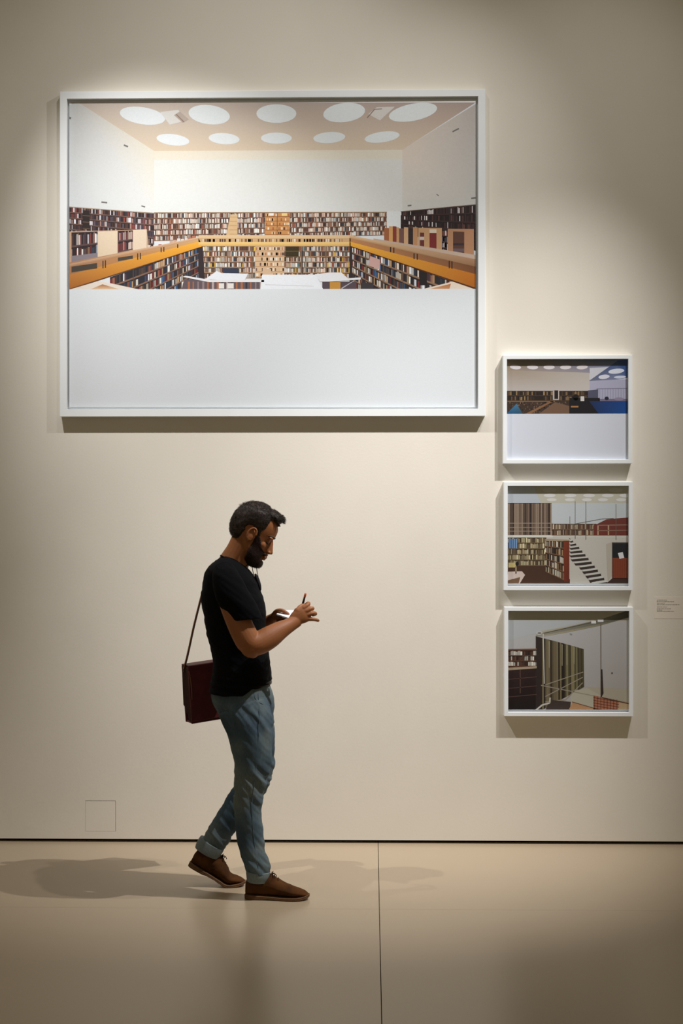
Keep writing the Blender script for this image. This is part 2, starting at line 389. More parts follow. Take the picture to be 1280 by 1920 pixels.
# right bookcases
for x0, y0, x1, y1, c in [(720, 427, 729, 452, (170, 100, 62)), (729, 424, 736, 455, (222, 168, 104)), (736, 424, 743, 457, (140, 60, 52)), (743, 426, 748, 459, (210, 160, 110)), (748, 428, 757, 461, (120, 84, 76)), (757, 426, 765, 464, (218, 172, 128)), (765, 428, 774, 464, (52, 40, 40)), (774, 426, 783, 466, (200, 146, 104)), (784, 427, 828, 476, (206, 160, 116)), (787, 436, 795, 466, (110, 50, 48)), (805, 436, 818, 470, (128, 44, 44)), (829, 430, 838, 478, (60, 44, 44)), (839, 429, 888, 480, (190, 140, 104)), (849, 434, 870, 484, (96, 62, 50)), (870, 430, 886, 486, (192, 140, 104))]:
    K.poly([(x0, y0), (x1, y0+.5), (x1, y1), (x0, y1-1.5)], c, 14 if c[0] > 150 and (x1-x0) > 30 else 15)
K.rect(805, 430, 818, 437, (232, 214, 190), 16); K.rect(786, 444, 795, 450, (214, 196, 180), 16); K.rect(849, 456, 870, 460, (60, 44, 50), 16); K.rect(849, 466, 870, 472, (110, 90, 96), 16)
K.shelves([(828, 432), (838, 432), (838, 478), (828, 476)], 4, 4, pal_d, (40, 30, 32), (80, 56, 50), 15, .9)
# lower hall
K.shelves([(380, 461), (657, 461), (657, 522), (380, 522)], 6, 105, pal_b+[(90, 120, 120), (238, 190, 70)], (96, 66, 52), (180, 140, 104), 6, .93, 1, .12, 6)
K.poly([(478, 462), (533, 462), (533, 520), (478, 520)], (222, 186, 146), 10)
for r in range(6):
    for _ in range(14):
        x = R.uniform(479, 530); K.rect(x, 463.5+9.8*r, x+R.uniform(1.5, 4), 469+9.8*r, R.choice([(240, 228, 210), (190, 130, 90), (236, 200, 160), (120, 90, 80)]), 11)
    K.line((478, 470.4+9.8*r), (533, 470.4+9.8*r), 1, 1, (178, 124, 84), 11)
K.rect(535, 461.5, 560, 481, (60, 48, 26), 10); K.line((535, 471), (560, 471), 1.6, 1.6, (112, 88, 40), 11)
K.poly([(566, 462), (567.5, 462), (567.5, 522), (566, 522)], (60, 44, 40), 12)
K.shelves([(378, 462), (206, 520), (206, 640), (378, 532)], 6, 56, pal_l, (44, 42, 50), (140, 104, 84), 7, .9, 1.9, .17, 5)
K.poly([(372, 464), (380, 462), (384, 530), (372, 532)], (52, 40, 44), 11)
K.shelves([(657, 461), (845, 524), (845, 660), (657, 535)], 6, 60, pal_l+[(226, 214, 200)]*2, (40, 30, 34), (150, 116, 90), 7, .9, 1.9, .17, 5)
K.poly([(694, 480), (712, 487), (712, 505), (690, 498)], [(214, 170, 160)]*4, 12); K.rect(786, 508, 800, 535, (34, 28, 30), 11); K.poly([(655, 461), (660, 463), (660, 535), (655, 532)], (52, 40, 40), 11)
K.poly([(345, 524), (480, 526), (604, 540), (604, 543), (340, 543)], (104, 88, 92), 12)
for x in range(352, 490, 9): K.rect(x, 528, x+R.uniform(2, 5), 543, R.choice([(150, 130, 130), (60, 52, 60), (190, 170, 165), (180, 110, 70)]), 13)
K.rect(410, 531, 420, 541, (240, 232, 222), 14); K.rect(426, 531, 438, 541, (240, 232, 222), 14)
K.poly([(342, 519), (348, 517), (395, 525), (495, 525), (495, 529), (392, 529)], (240, 236, 236), 15)
K.poly([(406, 508), (415, 512), (465, 513), (458, 527), (384, 524)], (242, 242, 244), 14); K.rect(418, 503, 448, 512, (52, 60, 80), 13)
K.poly([(491, 515), (592, 515), (606, 543), (488, 543)], (246, 246, 248), 15); K.poly([(497, 533), (588, 536), (588, 537), (497, 534.5)], (220, 218, 218), 16)
K.rect(492, 504, 508, 516, (222, 186, 150), 14)
K.poly([(590, 514), (618, 511), (640, 511), (652, 522), (676, 520), (676, 524), (620, 528), (600, 528)], (242, 240, 240), 16)
K.rect(604, 528, 668, 543, (88, 74, 80), 14); K.rect(618, 529, 638, 543, (206, 148, 62), 15); K.line((640, 541), (664, 526), 2, 1, (190, 186, 190), 16); K.rect(676, 530, 700, 543, (60, 54, 58), 13)
K.poly([(130, 543), (186, 526.5), (262, 543)], (240, 226, 210), 21); K.poly([(168, 543), (192, 533), (226, 543)], [(236, 200, 160), (178, 104, 50), (236, 200, 160)], 22)
K.poly([(788, 543), (848, 528), (886, 541), (886, 543)], (240, 222, 200), 21); K.poly([(800, 543), (845, 532), (842, 543)], [(220, 160, 110), (190, 110, 60), (206, 150, 104)], 22)
K.poly([(130, 542.5), (891.5, 541.5), (891.5, 763), (130, 763)], [W, W, W, W], 24)
K.build('print', f1)

# ---- upper small photograph
f2 = framed('upper small white framed photograph with wide blank lower half and painted blue reflection', (942.5, 666, 1185, 869), 7.5, (949.5, 672.5, 1178.5, 862.5), None)
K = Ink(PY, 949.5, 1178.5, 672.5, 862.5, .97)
W = (222, 223, 230)
K.rect(948, 671, 1180, 864, W, 0)
K.poly([(948, 671), (1180, 671), (1179, 700), (948, 700)], [(128, 112, 92), (70, 100, 150), (150, 150, 172), (166, 146, 124)], 1)
K.poly([(948, 694), (1105, 699), (1105, 734), (948, 733)], [(160, 142, 122), (196, 184, 172), (206, 196, 188), (188, 176, 168)], 2)
for i, x in enumerate((966, 998, 1029, 1060, 1091)): K.ell(x, 688.5, 10.5, 4, 5-2.5*i, (226, 216, 216), 3)
K.poly([(1105, 690), (1142, 688), (1106, 713)], (212, 208, 212), 3)
K.poly([(1105, 712), (1178, 711), (1178, 752), (1105, 752)], (180, 176, 196), 2)
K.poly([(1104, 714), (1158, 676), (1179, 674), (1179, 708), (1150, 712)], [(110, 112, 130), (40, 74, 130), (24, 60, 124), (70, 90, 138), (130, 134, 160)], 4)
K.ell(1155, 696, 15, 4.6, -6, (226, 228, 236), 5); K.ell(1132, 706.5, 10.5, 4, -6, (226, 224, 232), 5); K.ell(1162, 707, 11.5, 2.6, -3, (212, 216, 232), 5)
K.shelves([(948, 733), (1106, 733), (1106, 752), (948, 752)], 2, 66, [(110, 84, 56), (72, 52, 38), (150, 120, 84), (50, 38, 32), (40, 32, 30)], (38, 28, 26), (70, 50, 36), 5, .9)
K.poly([(1102, 732), (1121, 730), (1121, 753), (1102, 753)], (84, 84, 104), 8)
K.rect(1036, 731, 1048, 750, (190, 176, 166), 8); K.rect(1039, 732, 1046, 748, (30, 26, 26), 9)
K.rect(948, 752, 1068, 777, (64, 48, 40), 5)
for _ in range(160):
    x = R.uniform(952, 1064); y = R.uniform(753, 774); K.rect(x, y, x+R.uniform(1, 2.4), y+R.uniform(1.5, 3), R.choice([(104, 80, 62), (44, 34, 32), (134, 108, 88), (84, 62, 46)]), 6)
K.line((951, 752.5), (1040, 752.5), 1.6, 1.6, (140, 104, 66), 9); K.poly([(984, 776), (1034, 751), (1040, 751), (994, 776)], (140, 98, 66), 9)
K.poly([(1040, 754), (1070, 762), (1070, 776), (1010, 776)], (118, 88, 68), 8)
K.poly([(951, 774), (968, 757), (980, 776), (951, 777)], [(30, 92, 132), (70, 120, 150), (40, 70, 90), (20, 80, 120)], 10)
K.rect(1067, 746, 1124, 777, (22, 20, 26), 10); K.ell(1079, 745, 5, 6, 0, (20, 18, 22), 10); K.rect(1088, 743, 1095, 752, (222, 214, 206), 11); K.rect(1070, 761, 1084, 764, (170, 120, 74), 11)
K.poly([(1104, 752), (1179, 752), (1179, 776), (1122, 776)], [(30, 44, 80), (10, 70, 146), (6, 76, 150), (16, 50, 104)], 11)  # blue glass reflection painted into the print colour
K.rect(1122, 748, 1179, 752.5, (120, 110, 132), 10)
for x in range(1124, 1179, 5): K.line((x, 729), (x, 750), .6, .6, (130, 126, 146), 6)
K.line((1118, 729), (1179, 728), 1, 1, (110, 106, 126), 7); K.ell(1137, 747, 4, 3.4, 0, (40, 40, 56), 11); K.ell(1160, 748, 9, 3, 0, (150, 136, 158), 11)
K.poly([(948, 776), (1179, 775.5), (1180, 864), (948, 864)], W, 14)
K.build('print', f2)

# ---- middle small photograph
f3 = framed('middle small white framed photograph of a staircase beside bookshelves', (944, 903.5, 1186, 1107), 7.5, (951, 910.2, 1179.5, 1094.5), None)
K = Ink(PY, 951, 1179.5, 910.2, 1094, 1.0)
W = (214, 214, 218)
K.poly([(950, 908), (1180, 908), (1180, 944), (950, 944)], [(196, 190, 172)]*4, 0)
K.poly([(950, 908), (1000, 911), (1014, 944), (950, 944)], (190, 194, 198), 1)
for y, rx, ry, xs_, c in [(919, 13, 4, (1030, 1072, 1113, 1154), (206, 202, 190)), (929, 11, 3.4, (1030, 1069, 1104, 1139, 1172), (222, 218, 212)), (937, 9.5, 2.8, (1034, 1068, 1100, 1130, 1164), (222, 218, 212))]:
    for x in xs_: K.ell(x, y, rx, ry, 0, c, 2)
K.rect(1034, 943, 1180, 984, (198, 202, 202), 1); K.rect(950, 943, 1034, 1004, (88, 72, 62), 1)
x = 950.5
while x < 1033:
    wd = R.uniform(1.2, 3.6); K.rect(x, 944, min(1034, x+wd), 1003, R.choice([(146, 124, 106), (120, 100, 84), (160, 138, 118), (96, 78, 66), (54, 42, 38)]), 2); x += wd+R.uniform(0, 1.2)
for y in (981, 989, 996): K.line((952, y), (1036, y), 1, 1, (168, 150, 130), 3)
K.shelves([(1034, 982), (1118, 982), (1118, 1004), (1034, 1004)], 2, 44, [(170, 150, 124), (130, 96, 72), (96, 70, 56), (200, 180, 150), (110, 60, 46)], (74, 56, 46), (120, 92, 70), 3, .9, 1, .1)
K.poly([(1112, 986), (1136, 974), (1165, 971), (1180, 970), (1180, 1004), (1112, 1004)], (112, 52, 44), 6)
K.line((1120, 985), (1180, 984), 1, 1, (170, 146, 126), 8); K.line((1120, 995), (1180, 994), 1, 1, (160, 130, 110), 8)
for x in (1119.5, 1139): K.rect(x, 985, x+2.4, 1003, (186, 154, 120), 8)
K.rect(950, 1003, 1180, 1094, (200, 192, 180), 2)
K.poly([(1036, 1003), (1180, 1003), (1180, 1009), (1036, 1007)], (206, 200, 188), 3)
for x, a, b in [(1154.5, 945, 1012), (1068, 968, 1004), (1078, 988, 1010), (1098, 940, 1012), (1078, 940, 985)]: K.line((x, a), (x, b), .9, 1.3 if b > 1008 else .9, (110, 100, 90), 9)
K.line((1068, 984), (1128, 973), 1, 1, (120, 110, 100), 9); K.line((1128, 973), (1150, 972), 1, 1, (90, 80, 74), 9)
K.rect(950, 1004, 1036, 1007.5, (222, 218, 206), 4)
K.shelves([(950, 1008), (1024, 1008), (1024, 1061), (950, 1061)], 5, 30, [(196, 180, 140), (150, 134, 100), (120, 100, 74), (214, 200, 160), (90, 74, 56), (170, 150, 116)], (66, 52, 40), (112, 92, 64), 4, .92, 1, .14, 3)
K.rect(953, 1010, 970, 1028, (62, 100, 150), 8)
for x in (955, 959, 963, 967): K.rect(x, 1010, x+1.4, 1028, (150, 180, 210), 9)
K.poly([(950, 1061), (1024, 1059), (1060, 1094), (950, 1094)], (74, 48, 36), 4); K.poly([(1018, 1061), (1024, 1059), (1068, 1086), (1068, 1094), (1040, 1094)], (72, 47, 35), 5)
K.rect(953, 1055, 967, 1064, (200, 180, 120), 9); K.ell(969, 1057, 3, 4, 0, (26, 24, 26), 9); K.rect(966, 1062, 968, 1076, (190, 170, 130), 9); K.poly([(952, 1072), (978, 1071), (984, 1078), (974, 1094), (950, 1094)], (216, 196, 184), 9); K.poly([(952, 1088), (975, 1082), (972, 1094), (950, 1094)], (120, 90, 66), 10)
K.shelves([(1022, 1013), (1057, 1014), (1057, 1088), (1022, 1072)], 5, 20, [(200, 186, 160), (110, 84, 60), (60, 48, 42), (214, 204, 186), (150, 116, 84), (80, 50, 40)], (44, 34, 28), (124, 88, 60), 8, .94, 1.5, .12, 2)
K.poly([(1022, 1010), (1067, 1012), (1067, 1015), (1022, 1014)], (170, 150, 124), 12)
K.poly([(1056, 1014), (1067, 1014), (1067, 1091), (1057, 1091)], [(128, 56, 34), (118, 48, 30), (100, 40, 26), (112, 46, 30)], 12)
st = [(1067, 1021, 12)]
for i in range(13):
    t = (i/12); y = 1008+ (1090-1008)*t**1.15; xr = 1066+ (1136-1066)*t**1.02; xl = max(1067, xr-34+6*t) if i < 8 else xr-27
    th = 2+3.6*t
    K.poly([(xl, y+th*.3), (xr, y-th*.5), (xr+2, y+th*.2), (xl+2, y+th)], (206, 202, 192), 12)
    K.poly([(xl, y+th), (xr+2, y+th*.2), (xr+3, y+th*1.5), (xl+3, y+th*2.0)], (58, 46, 42), 11)
K.poly([(1136, 1020), (1148, 1016), (1148, 1078), (1139, 1090)], (186, 176, 160), 9)
K.rect(1147, 1017, 1180, 1086, (44, 40, 42), 10); K.rect(1149, 1020, 1180, 1046, (26, 28, 34), 11); K.rect(1148, 1046, 1180, 1085, (136, 62, 40), 11); K.poly([(1158, 1037), (1167, 1035), (1170, 1046), (1161, 1048)], (224, 220, 220), 12)
for x in range(1150, 1180, 4): K.line((x, 1048), (x, 1084), .7, .7, (100, 44, 30), 12)
K.poly([(1136, 1094), (1148, 1084), (1180, 1084), (1180, 1094)], (60, 38, 34), 11)
K.build('print', f3)

# ---- lower small photograph
f4 = framed('lowest small white framed photograph of a dark striped curtain under a ceiling beam', (945, 1138, 1187, 1343.5), 7.5, (952, 1145, 1180.3, 1331), None)
K = Ink(PY, 952, 1180.3, 1145, 1330.5, 1.03)
K.poly([(950, 1143), (1181, 1143), (1181, 1332), (950, 1332)], [(190, 188, 186), (186, 180, 176), (168, 162, 156), (176, 172, 170)], 0)
K.rect(950, 1143, 1181, 1164, (176, 168, 148), 1)
K.poly([(950, 1163), (1100, 1163), (1060, 1174), (1010, 1186), (950, 1200)], (184, 186, 186), 2)
K.poly([(1100, 1288), (1181, 1292), (1181, 1332), (1080, 1332)], [(176, 166, 146)]*4, 1)
K.rect(950, 1217, 1006, 1254, (78, 46, 32), 3)
K.shelves([(950, 1220), (1005, 1220), (1005, 1250), (950, 1250)], 3, 17, [(200, 192, 180), (60, 40, 34), (222, 214, 200), (90, 60, 48)], (40, 28, 24), (96, 62, 44), 4, .9)
K.line((950, 1218), (1006, 1217), 2, 2, (132, 96, 66), 8); K.poly([(950, 1252), (1006, 1249), (1006, 1253), (950, 1257)], (176, 156, 130), 8)
K.poly([(950, 1256), (1008, 1252), (1008, 1332), (950, 1332)], [(52, 34, 34), (48, 30, 30), (20, 14, 16), (22, 14, 16)], 3)
for y in (1271, 1288, 1304): K.line((950, y+3), (1006, y-2), 1.4, 1.4, (84, 60, 56), 5)
K.rect(974, 1256, 976, 1300, (84, 62, 54), 5)
cq = [(1004, 1193), (1093, 1214), (1095, 1288), (1004, 1350)]
n = 30
for i in range(n):
    a = i/n; b = (i+1)/n
    ga = lambda t: (1004+90*t, 1193+22*t+2*t*t); gb = lambda t: (1004+91*t, 1338-50*t)
    near = a < .12
    c = (48, 38, 36) if near else R.choice([(54, 44, 36), (88, 78, 58), (122, 110, 80), (112, 98, 74), (42, 34, 30)]) if a < .6 else R.choice([(120, 112, 80), (134, 124, 90), (84, 76, 54), (66, 58, 44)])
    K.poly([ga(a), ga(b), gb(b), gb(a)], c, 4)
for t in (.28, .55, .65, .8): K.line((1004+90*t, 1196+22*t), (1004+90*t, 1196+22*t+60*(1-t*.6)), 1.4, 1, (176, 164, 134), 6)
K.poly([(1006, 1186), (1016, 1182), (1060, 1176), (1130, 1160), (1181, 1143), (1181, 1157), (1120, 1174), (1060, 1186), (1020, 1193), (1004, 1193)], [(196, 190, 176), (190, 184, 170), (170, 160, 130), (120, 116, 96), (60, 62, 54), (66, 66, 58), (140, 134, 108), (176, 166, 132), (190, 184, 166), (150, 144, 130)], 8)
K.line((1016, 1188), (1128, 1163), 1.4, 1.4, (80, 74, 60), 9); K.ell(1011, 1187, 6, 3, 0, (206, 204, 200), 9); K.ell(1011, 1187, 4, 1.6, 0, (120, 112, 100), 10)
K.rect(1108, 1164, 1117, 1169, (226, 222, 220), 10); K.rect(1120, 1161, 1131, 1166, (226, 222, 220), 10)
K.line((1126, 1166), (1126.5, 1330), 1.6, 1.8, (112, 102, 92), 10); K.poly([(1126, 1255), (1129, 1255), (1131, 1300), (1126, 1310)], (50, 40, 36), 11)
K.line((1018, 1188), (1020, 1282), 1.8, 1.8, (206, 200, 190), 10)
for a, b in [((1022, 1284), (1093, 1260)), ((1022, 1306), (1092, 1270)), ((1014, 1285), (1180, 1318)), ((1060, 1312), (1092, 1280)), ((1022, 1316), (1060, 1312))]: K.line(a, b, 1.7, 1.5, (160, 148, 130), 10)
K.poly([(1030, 1312), (1070, 1316), (1068, 1332), (1022, 1332)], (66, 54, 50), 11); K.poly([(1072, 1296), (1100, 1290), (1126, 1304), (1112, 1332), (1066, 1332)], (184, 176, 156), 7)
K.poly([(1066, 1330), (1074, 1316), (1130, 1332)], (186, 140, 100), 12); K.line((1072, 1316), (1124, 1331), 1.4, 1.4, (110, 70, 50), 13)
K.poly([(1112, 1304), (1160, 1314), (1158, 1332), (1112, 1330)], (176, 112, 84), 12)
for i in range(8): K.line((1114+i*6, 1305+i), (1114+i*6, 1332), 1, 1, (84, 44, 38), 13)
for i in range(5): K.line((1112, 1308+i*5), (1160, 1316+i*5), 1, 1, (84, 44, 38), 13)
K.poly([(1160, 1314), (1181, 1318), (1181, 1332), (1158, 1332)], (190, 160, 124), 12); K.line((1128, 1308), (1181, 1320), 2, 2, (90, 58, 44), 14)
K.line((1004, 1332), (1016, 1322), 3, 3, (206, 198, 186), 13); K.line((1016, 1322), (1030, 1318), 3, 3, (206, 198, 186), 13); K.line((1030, 1318), (1031, 1308), 3, 3, (196, 188, 170), 13)
K.ell(1147, 1262, 1.6, 1.6, 0, (80, 74, 70), 9); K.ell(1070, 1189, 2.6, 1.4, 20, (150, 146, 142), 9)
K.build('print', f4)

# ------------------------------------------------------------------ wall caption
a = P(1226, 1119, 0); b = P(1283, 1160, 0)
M_card = mat('caption_card', (228, 220, 206), .85, .25, .03, 3)
M_ink = mat('caption_ink', (104, 94, 84), .8, .2, .1, 60)
bm = bmesh.new(); box(bm, (a.x, -.0006, b.z), (b.x, 0, a.z))
card = from_bm('wall_caption', bm, M_card); tag(card, 'small caption card of fine grey print beside the framed photographs', 'caption')
bm = bmesh.new()
for y, x1 in [(1125.2, 1250), (1128.4, 1263.5), (1131.2, 1246), (1133.8, 1274), (1138.2, 1250), (1141.5, 1257), (1144, 1241), (1146.2, 1263)]:
    x = 1231.0; bold = y in (1128.4, 1141.5)
    while x < x1:
        wn = R.randint(3, 8)
        for _ in range(wn):
            if x >= x1: break
            gw = R.uniform(.45, .8); hh = 1.5 if R.random() < .3 else 1.05
            p0 = P(x, y-hh+.6, -.0008); p1 = P(x+gw*(.9 if bold else .7), y+.6, -.0008)
            quad(bm, [(p0.x, -.0008, p1.z), (p1.x, -.0008, p1.z), (p1.x, -.0008, p0.z), (p0.x, -.0008, p0.z)])
            x += gw+.12
        x += .55
from_bm('printed_text', bm, M_ink, card)

# ------------------------------------------------------------------ person
M_skin = mat('skin', (154, 96, 56), .55, .4, .14, 14, .15, 220)
M_hair = mat('dark_brown_hair', (50, 36, 27), .6, .35, .4, 60, 0)
M_beard = mat('dark_beard', (52, 34, 26), .75, .25, .4, 90, .3, 300)
M_shirt = mat('black_cotton', (11, 11, 14), .95, .1, .2, 40, .25, 500)
M_shoe = mat('brown_suede', (86, 54, 28), .95, .1, 0, 18, .25, 380, col2=(62, 38, 20))
M_sole = mat('crepe_sole', (104, 76, 52), .85, .2, .25, 60, .2, 200)
M_lace = mat('brown_lace', (50, 30, 18), .8, .2, .2, 80)
def denim(name, c1, c2, c3):
    m = bpy.data.materials.new(name); m.use_nodes = True; nt = m.node_tree; b = nt.nodes['Principled BSDF']
    b.inputs['Roughness'].default_value = .9; b.inputs['Specular IOR Level'].default_value = .15
    tc = nt.nodes.new('ShaderNodeTexCoord')
    n = nt.nodes.new('ShaderNodeTexNoise'); n.inputs['Scale'].default_value = 5; n.inputs['Detail'].default_value = 4
    nt.links.new(tc.outputs['Object'], n.inputs['Vector'])
    r = nt.nodes.new('ShaderNodeValToRGB'); e = r.color_ramp.elements; e[0].position = .36; e[1].position = .66
    e[0].color = (*lin(c1), 1); e[1].color = (*lin(c3), 1); k = e.new(.5); k.color = (*lin(c2), 1)
    nt.links.new(n.outputs[0], r.inputs[0])
    # twill thread
    mp = nt.nodes.new('ShaderNodeMapping'); mp.inputs['Scale'].default_value = (1, 1, .12); nt.links.new(tc.outputs['Object'], mp.inputs[0])
    n2 = nt.nodes.new('ShaderNodeTexNoise'); n2.inputs['Scale'].default_value = 420; nt.links.new(mp.outputs[0], n2.inputs['Vector'])
    mx = nt.nodes.new('ShaderNodeMix'); mx.data_type = 'RGBA'; mx.blend_type = 'MULTIPLY'; mx.inputs[0].default_value = .5
    nt.links.new(r.outputs[0], mx.inputs[6]); nt.links.new(n2.outputs[0], mx.inputs[7]); nt.links.new(mx.outputs[2], b.inputs['Base Color'])
    bp = nt.nodes.new('ShaderNodeBump'); bp.inputs['Strength'].default_value = .2; bp.inputs['Distance'].default_value = .001
    nt.links.new(n2.outputs[0], bp.inputs['Height']); nt.links.new(bp.outputs[0], b.inputs['Normal'])
    return m
M_denim = denim('washed_denim', (64, 82, 96), (86, 104, 116), (114, 126, 126))
M_cuff = denim('pale_denim_cuff', (116, 130, 136), (128, 140, 144), (136, 148, 150))

YC, YN, YFAR = -.97, -1.08, -.87       # torso centre, near leg, far leg
root = empty('person', (P(480, 1690, -1.08).x, YC, 0))
tag(root, 'bearded man in black t-shirt and cuffed blue jeans walking right while writing in a notepad', 'person')

# head frame: pitched forward by 32 degrees
HO = P(474, 1005, YC); HS = (YC-CAM.y)/F; PIT = math.radians(32)
hf = Vector((math.cos(PIT), 0, -math.sin(PIT))); hu = Vector((math.sin(PIT), 0, math.cos(PIT))); hy = Vector((0, 1, 0))
HR = Matrix((hf, hy, hu)).transposed()
def H(a, s, b): return HO+(hf*a+hy*s+hu*b)*HS
def hslices(bm, rows, n=32, k=3, add=0):
    "rows: up, front, back, half width, front squareness"
    rs = []
    for b, f, bk, w_, ff in catmull(rows, k):
        o = []
        for i in range(n):
            t = 2*math.pi*i/n; c, s = math.cos(t), math.sin(t)
            mid = (f+bk)/2-2
            ax = (f-mid) if c > 0 else (mid-bk)
            ww = w_*(1-ff*max(0, c)**1.3)
            o.append(bm.verts.new(H(mid+ax*math.copysign(abs(c)**.92, c), ww*s, b)))
        rs.append(o)
    bridge(bm, rs)
def hb(c, r, tilt=0, roll=0):
    rot = HR @ Matrix.Rotation(math.radians(tilt), 3, 'Y') @ Matrix.Rotation(math.radians(roll), 3, 'X')
    ellip(bm, H(*c), tuple(x*HS for x in r), rot)
def hcap(pts, **kw):
    q = []
    for a, s, b, r, rd in pts: p = H(a, s, b); q.append((p.x, p.y, p.z, r*HS, rd*HS))
    tube(bm, q, **kw)
SK = [(-46, 32, 12, 9, .25), (-43, 36, 4, 17, .3), (-36, 38.0, -6, 23.5, .34), (-29, 37.5, -14, 27, .34), (-22, 37.5, -24, 29, .32), (-13, 37.5, -39, 31, .3), (-5, 36, -45, 32.5, .24), (4, 35, -48.5, 33.5, .2), (10, 35, -49.5, 34, .18), (17, 37.0, -50, 34.5, .2), (25, 37, -49.5, 34.5, .2), (34, 34.5, -46.5, 33.5, .2), (43, 27, -41, 30, .16), (51, 14, -32, 22, .1), (57, 2, -20, 12, .1), (59, -7, -13, 4, 0)]
bm = bmesh.new()
hslices(bm, SK)
# nose: one wedge from the bridge to the tip
def hull(pts):
    vs_ = [bm.verts.new(H(*p)) for p in pts]; bmesh.ops.convex_hull(bm, input=vs_)
hull([(37.5, 0, 13), (33, 5, 12), (33, -5, 12), (41.5, 0, 4), (45.3, 0, -2), (49.6, 0, -8), (49.4, 0, -10.8), (47, 3.4, -8.5), (47, -3.4, -8.5), (46, 3, -12), (46, -3, -12), (41, 7.2, -9), (41, -7.2, -9), (39, 6.8, -13), (39, -6.8, -13), (31, 9, -4), (31, -9, -4), (30, 8, -13), (30, -8, -13), (42, 0, -14)])
# brow, cheeks, lips, chin
for s in (-1, 1):
    hb((31.5, s*11, 16), (5.6, 10, 3.2), 0, s*-8); hb((23.5, s*13.2, -4), (9, 9.5, 9)); hb((29.0, s*11.2, 6.6), (5.0, 6.4, 4.8)); hb((42, s*5.8, -10.2), (4.2, 2.6, 3))
hb((38.5, 0, -17.6), (4.6, 9, 4)); hb((40.6, 0, -21.5), (4.2, 10, 2.4)); hb((39.2, 0, -26), (4.4, 9, 2.6)); hb((34, 0, -38), (6.5, 10, 7))
# ears
for s in (-1, 1):
    hb((-2, s*35.5, 3), (7, 2.6, 11.5), -12, s*8)
    rim = [(-1+7.8*math.cos(t), s*(37.5+.8*math.sin(t)), 4+12*math.sin(t), 1.8, 1.8) for t in [math.radians(d) for d in range(10, 300, 24)]]
    hcap(rim, n=8, k=2)
    hb((-.5, s*36, -8), (3.4, 2.2, 3.8)); hb((5.4, s*35.5, 0), (2.2, 2, 4))
# neck
ptube(bm, [(462, 1012, YC, 28, .062), (450, 1035, YC, 27, .062), (438, 1056, YC, 29, .066), (432, 1078, YC, 36, .09)], n=24)
# torso under the shirt
slices(bm, [(1062, 418, 448, .05), (1072, 408, 456, .10), (1085, 402, 468, .16), (1105, 392, 480, .165), (1135, 391, 488, .16), (1175, 396, 489, .15), (1215, 404, 489, .14), (1255, 408, 492, .14), (1290, 405, 497, .145), (1320, 412, 500, .15), (1345, 422, 500, .14)], YC)
# legs (inside the jeans)
ptube(bm, [(455, 1320, -1.04, 34, .07), (468, 1380, -1.06, 31, .068), (472, 1440, -1.075, 21, .052), (466, 1485, YN, 19, .05), (466, 1530, YN, 20, .05), (472, 1590, YN, 14, .035), (480, 1640, YN, 11, .026), (481, 1656, YN, 10, .024)])
ptube(bm, [(458, 1320, -.9, 34, .07), (478, 1380, -.88, 28, .066), (487, 1440, YFAR, 19, .05), (468, 1480, YFAR, 18, .048), (440, 1520, YFAR, 17, .046), (412, 1562, YFAR, 13, .034), (392, 1596, YFAR, 10, .026), (388, 1604, YFAR, 10, .024)])
# near arm
NA = [(424, 1090, -1.15, 22, .05), (430, 1115, -1.175, 24, .052), (441, 1150, -1.19, 23.5, .048), (456, 1185, -1.20, 24, .046), (468, 1205, -1.20, 23.5, .045), (484, 1206, -1.19, 22.5, .044), (505, 1195, -1.17, 21.5, .041), (525, 1182, -1.145, 17.5, .036), (543, 1172, -1.125, 13.5, .028), (556, 1163, -1.11, 13, .024)]
ptube(bm, NA, n=24)
ellip(bm, P(470, 1212, -1.2), (.046, .042, .049)); ellip(bm, P(474, 1223, -1.2), (.024, .028, .026))
# far arm
ptube(bm, [(428, 1090, -.79, 22, .05), (436, 1130, -.77, 23, .048), (452, 1175, -.76, 21, .043), (468, 1190, -.78, 19, .04), (486, 1178, -.83, 15, .034), (500, 1167, -.87, 12, .027), (512, 1161, -.90, 11, .022)], n=20)
# near hand: palm, four bent fingers of unequal length, thumb
def chain(pts, r0=4.2, r1=3.3):
    m_ = len(pts)
    ptube(bm, [(a, b, y, r0+(r1-r0)*i/(m_-1), (r0+(r1-r0)*i/(m_-1))*HS*1.02) for i, (a, b, y) in enumerate(pts)], n=12, k=3)
ptube(bm, [(550, 1166, -1.112, 12, .022), (558, 1158, -1.112, 14.5, .019), (567, 1153, -1.11, 16, .017), (575, 1149, -1.105, 15, .015)], n=20, e=.85)
ellip(bm, P(559, 1148, -1.11), (.021, .017, .022))
chain([(569, 1140, -1.11), (577, 1134, -1.10), (578, 1131, -1.078), (573, 1134, -1.06)], 4.6, 3.4)        # index
chain([(574, 1146, -1.112), (583, 1141, -1.105), (586, 1141, -1.083), (580, 1144, -1.066)], 4.6, 3.5)      # middle
chain([(577, 1153, -1.112), (587, 1149.5, -1.108), (591.5, 1151, -1.088), (586, 1153, -1.07)], 4.4, 3.3)   # ring
chain([(575, 1161, -1.11), (585, 1161, -1.11), (592, 1162, -1.104), (596.5, 1163.5, -1.097)], 4.2, 3.0)    # little
chain([(556, 1152, -1.10), (560, 1141, -1.085), (566, 1136, -1.07), (571, 1135, -1.058)], 5.2, 3.7)        # thumb
